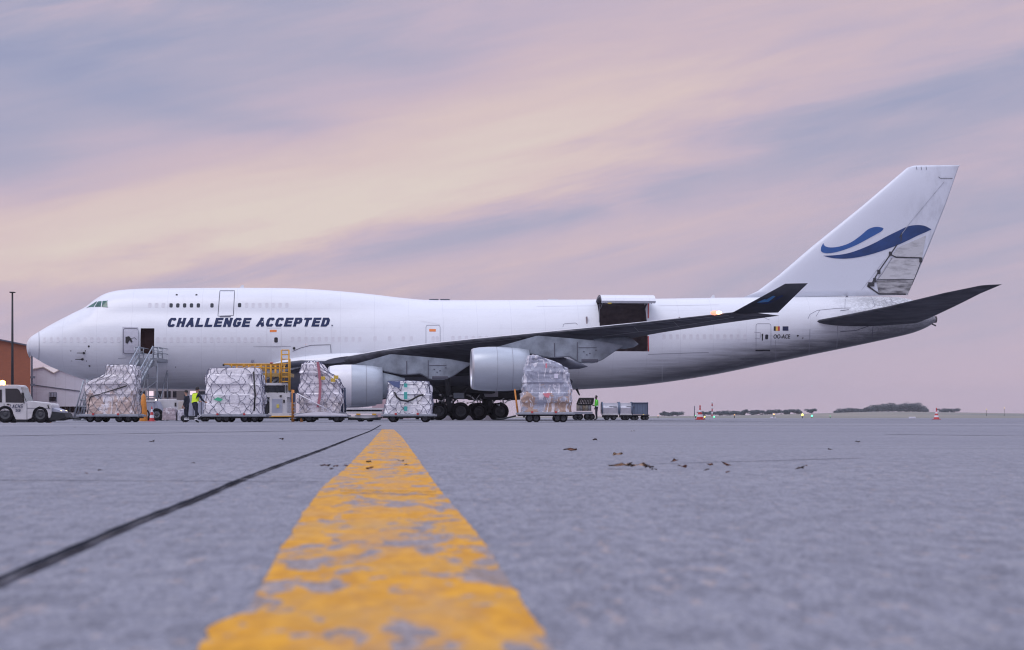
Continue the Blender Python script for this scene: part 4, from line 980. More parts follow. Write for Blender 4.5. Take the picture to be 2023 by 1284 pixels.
def load(sil, depth, seed, mat, label, cat='cargo load', name='wrapped_cargo', net=None, ncell=.26, Y=YA, lump=.07, nr=.012, grp='wrapped cargo loads on the dollies', pallet=True, extra=None, yback=1.2):
    """sil: (py, px left, px right) from the deck up."""
    base_z = PZ(sil[0][0], Y); xc = PX((sil[0][1] + sil[0][2]) / 2, Y); root = thing(name, label, cat, (xc, Y, base_z), 0, grp)
    zs = [PZ(a, Y) - base_z for a, _, _ in sil]; L_ = [PX(b, Y) - xc for _, b, _ in sil]; R_ = [PX(c, Y) - xc for _, _, c in sil]; H = zs[-1]
    N, NV = 150, 60
    def P(u, v, off=0.0):
        vv = v * (NV + 6) / NV if False else v
        z = H * min(v / .86, 1); l = np.interp(z, zs, L_); r = np.interp(z, zs, R_); cap = max(0, (v - .86) / .14)
        cx, hx = (l + r) / 2, (r - l) / 2; hy = depth / 2 * (1 - .10 * (z / H) ** 3)
        rad = .16; a = 2 * math.pi * u; ca, sa = math.cos(a), math.sin(a)
        e_ = .18; sx_ = math.copysign(abs(ca) ** e_, ca); sy_ = math.copysign(abs(sa) ** e_, sa)
        k = 1 - cap; kk = math.sin(k * math.pi / 2) if cap else 1
        x = cx + hx * sx_ * kk; y = hy * sy_ * kk
        n_ = noise.noise(Vector((x * 1.7 + seed, y * 1.7, z * 1.9))) * lump + noise.noise(Vector((x * 5 + seed, y * 5, z * 5 + 9))) * lump * .45
        bw_ = .72 + .2 * math.sin(seed); row = math.floor(z / .56); col = math.floor((x + y * .9) / bw_ + row * .5)
        n_ += (noise.cell(Vector((col * 3.1 + seed, row * 5.3, 2))) - .5) * .11 * (1 - cap)
        side = Vector((sx_, sy_, 0)).normalized() if not cap else Vector((sx_ * kk, sy_ * kk, .6)).normalized()
        z2 = z + (cap * .05) - (.10 * (1 - kk) if False else 0)
        return Vector((x, y, z2)) + side * (n_ + off)
    bm = bmesh.new(); g = [[bm.verts.new(P(i / N, j / NV)) for i in range(N)] for j in range(NV + 1)]
    for j in range(NV):
        for i in range(N): bm.faces.new((g[j][i], g[j][(i + 1) % N], g[j + 1][(i + 1) % N], g[j + 1][i]))
    bmesh.ops.remove_doubles(bm, verts=bm.verts[:], dist=.001); bmesh.ops.recalc_face_normals(bm, faces=bm.faces[:])
    wr = obj('load', bm, mat, root, smooth=True, auto=True)
    if pallet:
        bm = bmesh.new(); box(bm, min(L_) - .04, max(R_) + .04, -depth / 2 - .02, depth / 2 + .02, -.05, 0, bev=.01); obj('pallet', bm, m_alu, root)
    if net:
        per = 2 * (max(R_) - min(L_)) + 2 * depth; nu = int(per / ncell); nv = max(3, int(H / ncell)); rsn = random.Random(seed); bm = bmesh.new()
        def Pn(i, j):
            # nodes of the net, pulled about a little
            ph = (i % nu) / nu; r1 = noise.noise(Vector((i % nu * .8, j * .8, seed))) * .5; r2 = noise.noise(Vector((i % nu * .8, j * .8, seed + 20))) * .6
            # u by perimeter position on the rounded box
            return parm((ph + r1 / nu) % 1), max(0, min(.99, (j + r2) / nv * .97))
        hx_ = (max(R_) - min(L_)); tot = per
        def parm(f):   # perimeter fraction to superellipse angle
            d = f * tot; segs = (depth / 2, hx_, depth, hx_, depth / 2); w = 0; e_ = .18
            def inv(c): return math.copysign(abs(c) ** (1 / e_), c)
            if d < segs[0]: s_ = d / (depth / 2); ang = math.atan2(inv(s_), 1)
            elif d < segs[0] + segs[1]: s_ = 1 - 2 * (d - segs[0]) / segs[1]; ang = math.atan2(1, inv(s_))
            elif d < sum(segs[:3]): s_ = 1 - 2 * (d - segs[0] - segs[1]) / segs[2]; ang = math.atan2(inv(s_), -1)
            elif d < sum(segs[:4]): s_ = -1 + 2 * (d - sum(segs[:3])) / segs[3]; ang = math.atan2(-1, inv(s_))
            else: s_ = -1 + (d - sum(segs[:4])) / segs[4]; ang = math.atan2(inv(s_), 1)
            return (ang / (2 * math.pi)) % 1
        for j in range(nv):
            for i in range(nu):
                if (i + j) % 2: continue
                for di in (-1, 1):
                    u0, v0 = Pn(i, j); u1, v1 = Pn(i + di, j + 1); du = u1 - u0
                    if du > .5: du -= 1
                    if du < -.5: du += 1
                    if abs(du) > .2: continue
                    tube(bm, [P((u0 + du * k / 4) % 1, v0 + (v1 - v0) * k / 4, .025) for k in range(5)], nr, 4, cap=False)
        obj('net', bm, net, root)
    if extra: extra(root, P, base_z, xc)
    return root

c1 = cart(160, 281, 818.5, (186, 202, 243, 261), 'low dolly with grey deck under the stepped netted load, behind the tug')
c2 = cart(400, 531, 818.5, (438, 452, 488, 508), 'long dolly under the big white netted pallet, beside the worker in a yellow vest')
c3 = cart(588, 690, 819, (614, 668), 'dolly with a bowed white side rail under the sloping netted load', bent=True, towl=False)
c4 = cart(755, 862, 818, (778, 841), 'dolly under the low white netted load, between the engine and main landing gear', deckmat=m_steel)
c5 = cart(1019, 1135, 814.5, (1046, 1059, 1100, 1112), 'dolly with orange end post under the tall plastic-wrapped load', post=(1017, 770, 1023, 820))

def ex1(root, P, bz, xc):
    bm = bmesh.new()
    tube(bm, [P((.75 + a) % 1, b, .03) for a, b in ((-.12, .02), (-.05, .3), (.02, .5))], .03, 5)
    obj('strap', bm, m_black, root)
load([(818, 173, 275), (800, 174, 275), (772, 176, 275), (757, 178, 275), (754, 182, 275), (750, 190, 275), (745, 205, 274), (739, 210, 274), (733, 213, 273), (722.5, 215, 271)], 2.4, 3, m_wrapA, 'wrapped stepped load of white and tan cartons under grey netting, nearest the nose', net=m_netg, ncell=.27, lump=.10, nr=.011, extra=ex1)
def ex2(root, P, bz, xc):
    bm = bmesh.new(); z = PZ(790, YA) - bz; x = PX(439, YA) - xc
    prism(bm, [(x - .3, z), (x - .05, z + .14), (x + .25, z + .03), (x + .1, z - .1)], -1.36, -1.33); obj('green_label', bm, M('green_sticker', (.08, .5, .28), .5), root)
    bm = bmesh.new(); tube(bm, [(PX(507, YA) - xc, -1.33, PZ(735, YA) - bz), (PX(510, YA) - xc, -1.35, PZ(780, YA) - bz), (PX(508, YA) - xc, -1.33, PZ(812, YA) - bz)], .05, 6); obj('strap', bm, m_black, root)
load([(818, 408, 524), (795, 407, 523), (770, 409, 522), (745, 411, 520), (733, 412, 519), (728.5, 416, 517)], 2.44, 11, m_wrapB, 'big square white load under a dark blue net, second pallet from the nose', net=m_net, ncell=.30, lump=.06, extra=ex2)
m_wb = M('dull_pink_tape', (.42, .16, .2), .5); m_ylw = M('yellow_tape', (.6, .42, .06), .5)
def ex3(root, P, bz, xc):
    bm = bmesh.new()
    pts = [(632, 716), (635, 735), (637, 760), (636, 785), (632, 805)]
    vs = []
    for px, py in pts: vs.append((PX(px - 2.6, YA) - xc, PX(px + 2.6, YA) - xc, PZ(py, YA) - bz))
    for a, b in zip(vs, vs[1:]):
        prism(bm, [(a[0], a[2]), (a[1], a[2]), (b[1], b[2]), (b[0], b[2])], -1.31, -1.29)
    obj('pink_tape', bm, m_wb, root)
    bm = bmesh.new(); tube(bm, [(PX(592, YA) - xc, -1.36, PZ(778, YA) - bz), (PX(655, YA) - xc, -1.36, PZ(811, YA) - bz)], .035, 6); obj('strap', bm, m_strap, root)
    for a in ((642, 748), (662, 752), (668, 746)):
        bm = bmesh.new(); x, z = PX(a[0], YA) - xc, PZ(a[1], YA) - bz; box(bm, x - .13, x + .13, -1.31, -1.28, z - .09, z + .1, bev=.01); obj('yellow_label', bm, m_ylw, root)
    bm = bmesh.new(); tube(bm, [(PX(678, YA) - xc, -.6, PZ(815, YA) - bz), (PX(678, YA) - xc, -.6, PZ(768, YA) - bz), (PX(683, YA) - xc, -.6, PZ(766, YA) - bz), (PX(684, YA) - xc, -.6, PZ(815, YA) - bz)], .05, 6); obj('hanging_strap', bm, M('navy_strap', (.02, .04, .09), .6), root)
load([(816, 592, 680), (795, 592, 681), (770, 592, 679), (750, 593, 671), (744, 594, 664), (738, 595, 655), (730, 597, 645), (722, 599, 641), (715, 601, 636)], 2.4, 23, m_wrapC, 'tall sloping load of white sacks under a dark net with pink tape', net=m_net, ncell=.25, lump=.12, extra=ex3)
def ex4(root, P, bz, xc):
    bm = bmesh.new(); tube(bm, [(PX(a, YA) - xc, -1.33, PZ(b, YA) - bz) for a, b in ((782, 775), (787, 785), (795, 791), (808, 793), (818, 789), (828, 783), (839, 780))], .05, 6); obj('strap', bm, m_black, root)
    bm = bmesh.new()
    for z0, z1 in ((758, 766), (775, 789), (803, 812)): box(bm, PX(800.5, YA) - xc, PX(807, YA) - xc, -1.30, -1.27, PZ(z1, YA) - bz, PZ(z0, YA) - bz)
    obj('teal_tape', bm, M('teal_tape', (.07, .42, .38), .5), root)
    bm = bmesh.new(); prism(bm, [(PX(768, YA) - xc, PZ(754, YA) - bz), (PX(793, YA) - xc, PZ(754, YA) - bz), (PX(792, YA) - xc, PZ(768, YA) - bz), (PX(781, YA) - xc, PZ(764, YA) - bz)], -1.27, -1.24, 0, .01); obj('blue_cover', bm, M('blue_plastic', (.10, .14, .28), .35), root)
load([(818, 761, 854), (800, 761, 854), (780, 763, 853), (765, 765, 852), (754.5, 768, 850)], 2.4, 31, m_wrapD, 'low white bundled load with teal tape and drooping black strap', net=m_net, ncell=.27, lump=.08, extra=ex4)
def ex5(root, P, bz, xc):
    bm = bmesh.new(); box(bm, PX(1094, YA) - xc, PX(1101.5, YA) - xc, -1.30, -1.27, PZ(748, YA) - bz, PZ(739, YA) - bz); obj('paper_label', bm, M('paper_label', (.75, .74, .85), .6), root)
    bm = bmesh.new(); x, z = PX(1080, YA) - xc, PZ(781, YA) - bz; prism(bm, [(x - .25, z + .1), (x + .2, z + .12), (x + .08, z - .16), (x - .1, z - .1)], -1.32, -1.29); box(bm, PX(1077, YA) - xc, PX(1080, YA) - xc, -1.30, -1.27, PZ(728, YA) - bz, PZ(719, YA) - bz); obj('pink_label', bm, M('pink_sticker', (.75, .25, .3), .6), root)
load([(814, 1028, 1127), (795, 1028, 1128), (775, 1028, 1129), (760, 1029, 1127), (752, 1031, 1125), (730, 1034, 1125), (727.5, 1035, 1124), (724, 1036, 1112), (717, 1038, 1102), (712, 1039, 1085), (706, 1040, 1070), (703, 1041, 1062)], 2.4, 44, m_wrapE, 'tallest load, shiny clear plastic over grey boxes and cardboard, right of the outer engine', lump=.12, extra=ex5)

# ------------------------------------------------------------------ white tow tug at the left
YT = 104.0; g0 = gz(YT); X0 = PX(20, YT)
tug = thing('baggage_tug', 'white airport tow tug with lit orange beacon, cut off by the left edge', 'tug', (X0, YT, g0))
def T(px, py): return (PX(px, YT) - X0, PZ(py, YT) - g0)
bm = bmesh.new()
prism(bm, [T(-48, 828), T(-48, 796), T(59, 796), T(62, 792), T(107, 797), T(110, 801), T(110, 816), T(107, 826), T(104, 826), T(100, 816), T(92, 811), T(84, 811), T(76, 815), T(71, 826), T(62, 829), T(40, 829), T(37, 822), T(31, 814), T(22, 811), T(13, 812), T(5, 818), T(1, 829), T(-40, 829)], -.95, .95, 0, .03)
obj('body', bm, m_eqwhite, tug, smooth=False)
bm = bmesh.new(); P_ = [T(-10, 797), T(-10, 767), T(-5, 760.5), T(41, 760.5), T(47, 763), T(59, 797)]
prism(bm, P_, -.85, .85, 0, .04); obj('cab', bm, m_eqwhite, tug)
for poly, nm in (([T(19.5, 795), T(19, 768), T(42, 768), T(46, 771), T(55.5, 791), T(52, 796)], 'side_window'), ([T(-7, 795), T(-7, 768), T(1, 768), T(2, 795)], 'side_window'), ([T(5, 795), T(5, 770), T(12, 770), T(12, 795)], 'side_window')):
    bm = bmesh.new(); prism(bm, poly, -.875, -.845, 0); obj(nm, bm, m_glass, tug)
    bm = bmesh.new(); prism(bm, poly, .845, .875, 0); obj(nm, bm, m_glass, tug)
bm = bmesh.new(); a, b = T(46.6, 764.6), T(58.6, 793.5); d = .03
vs = [bm.verts.new((a[0] + .025, y, a[1])) for y in (-.75, .75)] + [bm.verts.new((b[0] + .025, y, b[1])) for y in (.75, -.75)]; bm.faces.new(vs); obj('windscreen', bm, m_glass, tug)
bm = bmesh.new(); tube(bm, [(*T(55, 780)[:1], -.98, T(55, 780)[1]), (T(56, 797)[0], -.95, T(56, 797)[1])], .03, 6); x, z = T(54, 782); box(bm, x - .05, x + .08, -1.08, -.98, z - .16, z + .16, bev=.02); obj('wing_mirror', bm, m_black, tug)
bm = bmesh.new(); x0_, z0_ = T(0, 816); prism(bm, [T(62, 829), T(62, 834), T(40, 834), T(40, 829)], -.9, .9); prism(bm, [T(104, 812), T(134, 816), T(138, 826), T(120, 831), T(104, 831)], -.9, .9, 0, .03); prism(bm, [T(-40, 828), T(104, 828), T(104, 833), T(-40, 833)], -.7, .7); obj('bumper', bm, m_chassis, tug)
bm = bmesh.new(); prism(bm, [T(109, 805), T(128, 812), T(128, 817), T(109, 817)], -.8, .8, 0, .02); obj('front_wing', bm, m_eqgrey, tug)
for y in (-.6, .6):
    bm = bmesh.new(); x, z = T(121, 812); lathe(bm, [(0, .09), (.06, .075), (.08, .01)], 'X', (x + .1, y, z - .04), 12); obj('headlight', bm, emit('lit_headlight', (1, .8, .45), 1.5), tug)
tw = bpy.data.meshes.new('wheel'); b_ = wheel_bm(.46, .3); b_.to_mesh(tw); b_.free(); tw.materials.append(m_tyre); tw.materials.append(m_rim)
for px, sc in ((19, 1), (88, .95)):
    for y in (-.82, .82): w_ = new_obj('wheel', tw, tug); w_.location = (PX(px, YT) - X0, y, .46 * sc); w_.scale = (sc, 1, sc)
bm = bmesh.new(); x, z = T(10, 760); lathe(bm, [(0, .15), (.17, .14), (.22, .02)], 'Z', (x, -.55, z), 14); obj('beacon', bm, emit('lit_beacon', (1, .42, .08), 26), tug)
bm = bmesh.new(); x, z = T(-6, 765); lathe(bm, [(0, .09), (.1, .08), (.12, .02)], 'Z', (x, -.7, z), 14); obj('beacon', bm, emit('lit_beacon_side', (1, .5, .12), 6), tug)
# the glow thrown by the beacon onto cab and body
bl = bpy.data.lights.new('beacon_glow', 'POINT'); bl.energy = 60; bl.color = (1, .45, .12); bl.shadow_soft_size = .12; blo = bpy.data.objects.new('beacon_glow', bl); C.objects.link(blo); blo.parent = tug; blo.location = (T(10, 755)[0], -.75, T(10, 755)[1] + .1)
flat_block('LACHS', T(28, 0)[0], T(55, 0)[0], T(0, 806.5)[1], T(0, 799)[1], -1.0, m_navy, tug, .22, .015, .014)
flat_block('59', T(40, 0)[0], T(50, 0)[0], T(0, 813.5)[1], T(0, 808)[1], -1.0, m_navy, tug, .1, .015, .014)
bm = bmesh.new(); prism(bm, [T(62, 806), T(108, 806.5), T(108, 807.3), T(62, 806.8)], -.965, -.955); prism(bm, [T(61.6, 797), T(62.4, 797), T(62.4, 828), T(61.6, 828)], -.965, -.955); prism(bm, [T(17, 797), T(17.6, 797), T(17.6, 812), T(17, 812)], -.965, -.955); obj('panel_joint', bm, m_line, tug)
bm = bmesh.new(); tube(bm, [(T(86, 0)[0], -.98, T(0, 803)[1]), (T(88, 0)[0], -.98, T(0, 806)[1])], .03, 6); tube(bm, [(T(103, 0)[0], -.98, T(0, 800)[1]), (T(105, 0)[0], -.98, T(0, 806)[1])], .03, 6); tube(bm, [(T(23, 0)[0], -.98, T(0, 799)[1]), (T(28, 0)[0], -.98, T(0, 799)[1])], .03, 6); obj('handle', bm, m_black, tug)
bm = bmesh.new(); tube(bm, [(T(136, 0)[0], 0, .25), (T(160, 0)[0], 0, .2)], .05, 6); obj('tow_hitch', bm, m_chassis, tug)

# ------------------------------------------------------------------ stairs to the forward door
YS = 141.0; g0 = gz(YS)
st = thing('boarding_stairs', 'grey steel boarding stairs with railed platform at the open forward door', 'stairs', (PX(285, YS), YS, g0)); XS = PX(285, YS)
def S(px, py, Y=YS): return PX(px, Y) - XS, PZ(py, Y) - g0
bm = bmesh.new(); a = S(268, 707); b = S(313, 714); box(bm, a[0], b[0], -.2, 4.6, b[1], a[1] - .0, bev=.02); box(bm, a[0] + .05, b[0] - .05, -.22, -.2, b[1] - .35, b[1] + .1); obj('platform', bm, m_steel, st)
for (u0, u1) in ((267, 276), (304, 314)):
    bm = bmesh.new(); zt = S(0, 686)[1]; zb = S(0, 707)[1]; xa, xb_ = S(u0, 0)[0], S(u1, 0)[0]
    for y in (-.15, 1.4): 
        for x in (xa, xb_): tube(bm, [(x, y, zb), (x, y, zt)], .035, 6)
        for f in (0, .33, .66): tube(bm, [(xa, y, zt - f * (zt - zb)), (xb_, y, zt - f * (zt - zb))], .03, 6)
    for x in (xa, xb_):
        for f in (0, .5): tube(bm, [(x, -.15, zt - f * (zt - zb)), (x, 3.8, zt - f * (zt - zb))], .03, 6)
    obj('railing', bm, m_steel, st)
# flight comes down toward the camera and to the left
ztop = S(0, 712)[1]; n = 17; xa0, xa1 = S(276, 0)[0], S(303, 0)[0]; ybot = -5.2; xs_ = -1.35
for i in range(n):
    f = (i + 1) / (n + 1); x = xs_ * f; y = -.2 + (ybot + .2) * f; z = ztop * (1 - f)
    bm = bmesh.new(); box(bm, xa0 + x, xa1 + x, y - .15, y + .13, z - .05, z, bev=0); obj('step', bm, m_steel, st)
bm = bmesh.new()
for x in (xa0, xa1): tube(bm, [(x, -.2, ztop), (x + xs_, ybot, 0.05)], .10, 4)
obj('stringer', bm, m_steel, st)
bm = bmesh.new()
for x in (xa0, xa1):
    tube(bm, [(x, -.2, ztop + 1.0), (x + xs_, ybot, 1.0), (x + xs_, ybot, .1)], .05, 6)
    tube(bm, [(x, -.2, ztop + .5), (x + xs_, ybot, .5)], .035, 6)
    for k in range(8): f = k / 7; tube(bm, [(x + xs_ * f, -.2 + (ybot + .2) * f, ztop * (1 - f) + .05), (x + xs_ * f, -.2 + (ybot + .2) * f, ztop * (1 - f) + 1.0)], .025, 6)
obj('handrail', bm, M('worn_aluminium_rail', (.42, .46, .52), .35, .6), st)
bm = bmesh.new()
for x in (a[0] + .1, b[0] - .1):
    for y in (0, 4.3): tube(bm, [(x, y, 0), (x, y, ztop)], .06, 6)
    tube(bm, [(x, 0, .3), (x, 4.3, ztop - .5)], .04, 6); tube(bm, [(x, 4.3, .3), (x, 0, ztop * .5)], .04, 6)
for z in (.5, 1.7, 3.0): tube(bm, [(a[0] + .1, 0, z), (b[0] - .1, 0, z + .0)], .04, 6); tube(bm, [(a[0] + .1, 0, z), (b[0] - .1, 0, z + 1.1)], .03, 6)
obj('support_frame', bm, m_steel, st)
# second freestanding steps under the nose
YN = 128.0; g0 = gz(YN); XN = PX(168, YN)
ns = thing('access_steps', 'grey steel access steps standing under the nose behind the tug', 'stairs', (XN, YN, g0))
def N_(px, py): return PX(px, YN) - XN, PZ(py, YN) - g0
bm = bmesh.new()
for y in (-.9, .9):
    for (a, b) in (((171, 752), (151, 829)), ((178, 750), (171, 829)), ((188, 752), (190, 829)), ((150, 829), (190, 829)), ((164, 790), (188, 790)), ((160, 803), (189, 803))):
        p, q_ = N_(*a), N_(*b); tube(bm, [(p[0], y, p[1]), (q_[0], y, max(.05, q_[1]))], .055, 6)
obj('frame', bm, m_steel, ns)
for i in range(9):
    p = N_(168 + (i * .9 if i < 5 else 0), 755 + i * 6.4); bm = bmesh.new(); box(bm, p[0], p[0] + .62, -.85, .85, p[1] - .05, p[1], 0); obj('step', bm, m_eqwhite if i < 6 else m_steel, ns)
bm = bmesh.new()
for y in (-.9, .9):
    p = N_(180, 751); tube(bm, [(p[0], y, p[1]), (p[0] - .7, y, p[1] - 2.2)], .04, 6)
obj('handrail', bm, m_steel, ns)

# ------------------------------------------------------------------ main deck loader with yellow rails
YL = 124.0; g0 = gz(YL); XL = PX(540, YL)
ld = thing('cargo_loader', 'white cargo loader with yellow railed bridge, ladder and dark glass cab beside the fuselage', 'loader', (XL, YL, g0))
def Lq(px, py): return PX(px, YL) - XL, PZ(py, YL) - g0
bm = bmesh.new(); a, b = Lq(512, 776), Lq(577, 785); box(bm, a[0], b[0], -1.2, 1.2, b[1], a[1], bev=.02); a, b = Lq(520, 785), Lq(571, 826)
box(bm, Lq(537, 0)[0], Lq(571, 0)[0], -1.2, 1.2, Lq(0, 821)[1], Lq(0, 785)[1], bev=.03); a = Lq(520, 757); b = Lq(565, 762); box(bm, a[0], b[0], -1.25, 1.25, b[1], a[1], bev=.02)
obj('body', bm, m_eqwhite, ld)
bm = bmesh.new(); a, b = Lq(520, 762), Lq(572, 776); box(bm, a[0], b[0] - .2, -1.15, 1.15, b[1], a[1]); obj('cab_glass', bm, m_glass, ld)
bm = bmesh.new()
for x in (521, 534, 552, 566, 571): c_ = Lq(x, 0)[0]; box(bm, c_ - .03, c_ + .03, -1.2, -1.14, Lq(0, 777)[1], Lq(0, 761)[1])
obj('cab_frame', bm, m_chassis, ld)
bm = bmesh.new(); a, b = Lq(542, 788), Lq(562, 817); box(bm, a[0], b[0], -1.23, -1.19, b[1], a[1], bev=.01); obj('equipment_door', bm, m_eqgrey, ld)
bm = bmesh.new(); a, b = Lq(551, 799), Lq(556, 806); box(bm, a[0], b[0], -1.25, -1.23, b[1], a[1]); obj('warning_sign', bm, M('yellow_warning', (.6, .5, .1), .5), ld)
bm = bmesh.new(); a, b = Lq(564, 790), Lq(567, 796); box(bm, a[0], b[0], -1.24, -1.19, b[1], a[1]); a, b = Lq(557, 781), Lq(561, 784); box(bm, a[0], b[0], -1.24, -1.19, b[1], a[1]); obj('vent', bm, m_dark, ld)
bm = bmesh.new(); box(bm, Lq(519, 0)[0], Lq(537, 0)[0], -.9, .9, Lq(0, 825)[1], Lq(0, 786)[1]); box(bm, Lq(480, 0)[0], Lq(600, 0)[0], -1.0, 1.0, .18, .38); obj('undercarriage', bm, m_chassis, ld)
bm = bmesh.new(); box(bm, Lq(535, 0)[0], Lq(600, 0)[0], -1.25, -1.2, .30, .52); tube(bm, [(Lq(526, 0)[0], -1.28, Lq(0, 823)[1]), (Lq(585, 0)[0], -1.28, Lq(0, 822.5)[1])], .04, 6, 1); obj('side_skirt', bm, [m_eqwhite, m_yellow], ld)
# railing of the bridge
for y in (-1.2, 1.2):
    bm = bmesh.new()
    for z in (720.5, 727): tube(bm, [(Lq(448 if z < 722 else 470, 0)[0], y, Lq(0, z)[1]), (Lq(560, 0)[0], y, Lq(0, z)[1])], .045, 6)
    for x, zb in ((463, 728), (486, 728), (489, 728), (509, 740), (530, 760), (539, 757), (540.5, 757), (557, 757), (521, 740)):
        tube(bm, [(Lq(x, 0)[0], y, Lq(0, 720.5)[1]), (Lq(x, 0)[0], y, Lq(0, zb)[1])], .045, 6)
    obj('railing', bm, m_yellow, ld)
bm = bmesh.new(); a, b = Lq(512, 738), Lq(577, 745); box(bm, a[0], b[0], -1.18, 1.18, b[1], a[1], bev=.01); box(bm, Lq(448, 0)[0], Lq(520, 0)[0], -1.1, 1.1, Lq(0, 733)[1], Lq(0, 727.5)[1]); obj('bridge_deck', bm, M('grey_yellow_deck', (.34, .24, .09), .6, 0, .2, 3), ld)
bm = bmesh.new()
for y in (-1.35, -.9):
    pass
for x in (561, 575.5): tube(bm, [(Lq(x, 0)[0], -1.35, Lq(0, 693 if x < 570 else 693)[1]), (Lq(x, 0)[0], -1.35, Lq(0, 757 if x < 570 else 772)[1])], .05, 6)
tube(bm, [(Lq(577.5, 0)[0], -1.3, Lq(0, 710)[1]), (Lq(577.5, 0)[0], -1.3, Lq(0, 772)[1])], .04, 6)
obj('ladder', bm, m_yellow, ld); lad = ld.children[-1]
for k in range(8): bm = bmesh.new(); z = Lq(0, 693 + k * 8.8)[1]; tube(bm, [(Lq(561, 0)[0], -1.35, z), (Lq(576, 0)[0], -1.35, z)], .035, 6); obj('rung', bm, m_yellow, lad)
for px in (505, 583, 597): 
    for y in (-.9, .9): w_ = new_obj('wheel', cw_me, ld); w_.location = (Lq(px, 0)[0], y, .235)
# scissor arms beneath the bridge
bm = bmesh.new()
for y in (-.9, .9): tube(bm, [(Lq(470, 0)[0], y, .4), (Lq(556, 0)[0], y, Lq(0, 742)[1])], .10, 6); tube(bm, [(Lq(560, 0)[0], y, .5), (Lq(480, 0)[0], y, Lq(0, 733)[1])], .10, 6)
obj('lift_arm', bm, m_steel, ld)
bm = bmesh.new(); tube(bm, [(Lq(541, 0)[0], -1.2, Lq(0, 719)[1]), (Lq(541, 0)[0], -1.2, Lq(0, 717)[1])], .09, 8); obj('marker_lamp', bm, m_red, ld)
# amber steps next to the loader
sp = thing('mobile_steps', 'narrow orange framed steps between the loader and the sloping load', 'steps', (PX(582, 118), 118, gz(118)))
bm = bmesh.new(); hz2 = PZ(770, 118) - gz(118)
for x in (-.1, .42):
    for y in (-.4, .4): tube(bm, [(x, y, 0), (x, y, hz2)], .045, 6)
obj('frame', bm, m_amber, sp)
for k in range(6): bm = bmesh.new(); box(bm, -.28, .06, -.4, .4, .2 + k * .22, .24 + k * .22); obj('step', bm, m_eqgrey, sp)
bm = bmesh.new(); box(bm, -.2, .07, -.42, -.38, hz2 - .75, hz2 - .2); obj('control_panel', bm, M('panel_navy', (.03, .045, .1), .5), sp)
# low transfer platform right of load 3
YP = 121.0; XP = PX(716, YP); lp = thing('transfer_platform', 'low white pallet transfer platform under the inner engine', 'platform', (XP, YP, gz(YP)))
def Pq(px, py): return PX(px, YP) - XP, PZ(py, YP) - gz(YP)
bm = bmesh.new(); a, b = Pq(668, 806), Pq(760, 809.5); box(bm, a[0], b[0], -1.2, 1.2, b[1], a[1], bev=.01); a, b = Pq(680, 813), Pq(757, 817); box(bm, a[0], b[0], -1.2, 1.2, b[1], a[1]); a, b = Pq(704, 820), Pq(744, 826); box(bm, a[0], b[0], -1.1, 1.1, b[1], a[1]); obj('deck', bm, m_eqwhite, lp)
bm = bmesh.new()
for k in range(7): x = Pq(690 + k * 10, 0)[0]; box(bm, x - .1, x + .1, -1.0, 1.0, Pq(0, 813)[1], Pq(0, 809)[1])
box(bm, Pq(690, 0)[0], Pq(750, 0)[0], -1.0, 1.0, .1, Pq(0, 826)[1]); obj('chassis', bm, m_chassis, lp)
for px in (713, 731): 
    for y in (-.9, .9): w_ = new_obj('wheel', cw_me, lp); w_.location = (Pq(px, 0)[0], y, .17); w_.scale = (.7, .8, .7)
for px in (711, 742): bm = bmesh.new(); box(bm, Pq(px - 4, 0)[0], Pq(px + 4, 0)[0], -1.23, -1.2, Pq(0, 820)[1], Pq(0, 817)[1]); obj('side_marker', bm, m_yellow, lp)

# ------------------------------------------------------------------ things seen under the belly, left
YV = 132.0
def eq(name, label, cat, px, Y=YV, grp=None): return thing(name, label, cat, (PX(px, Y), Y, gz(Y)), 0, grp)
def box_on(root, px, Y, x0, x1, y0, y1, d, mat, nm, bev=.02, dy=0):
    bm = bmesh.new(); box(bm, PX(x0, Y) - PX(px, Y), PX(x1, Y) - PX(px, Y), -d / 2 + dy, d / 2 + dy, max(0, PZ(y1, Y) - gz(Y)), PZ(y0, Y) - gz(Y), bev=bev); return obj(nm, bm, mat, root)
pt = eq('orange_post', 'thick orange protective post beside the boarding stairs', 'post', 283.5, 125)
bm = bmesh.new(); lathe(bm, [(0, .26), (.5, .25), (1.0, .2), (1.6, .14), (1.75, .03)], 'Z', n=12); obj('post_body', bm, m_amber, pt)
tr = eq('small_truck', 'small grey and white service truck seen below the belly', 'truck', 303)
box_on(tr, 303, YV, 287, 309, 795, 824, 1.8, m_eqgrey, 'cargo_box'); box_on(tr, 303, YV, 286, 311, 791.5, 794, 1.9, m_eqwhite, 'roof')
bm = bmesh.new(); prism(bm, [(PX(a, YV) - PX(303, YV), PZ(b, YV) - gz(YV)) for a, b in ((306, 794), (313, 793), (320, 812), (320, 824), (306, 824))], -.85, .85, 0, .03); obj('cab', bm, m_eqgrey, tr)
bm = bmesh.new(); lathe(bm, [(0, .06), (.08, .04)], 'Z', (PX(310, YV) - PX(303, YV), -.4, PZ(791, YV) - gz(YV)), 8); obj('roof_lamp', bm, emit('lit_truck_lamp', (1, .85, .8), 2.2), tr)
for px in (290, 314):
    for y in (-.8, .8): w_ = new_obj('wheel', tw, tr); w_.location = (PX(px, YV) - PX(303, YV), y, .42); w_.scale = (.9, .7, .9)
vn = eq('white_van', 'plain white box van parked behind the shrink-wrapped pallets', 'van', 340, 134)
box_on(vn, 340, 134, 317, 358, 789, 822, 2.0, m_eqwhite, 'box_body', .04); box_on(vn, 340, 134, 350, 353.5, 795.5, 803, 2.06, m_glass, 'window', 0)
box_on(vn, 340, 134, 357, 366, 793, 824, 2.0, M('cream_panel', (.5, .46, .42), .5), 'tail_panel')
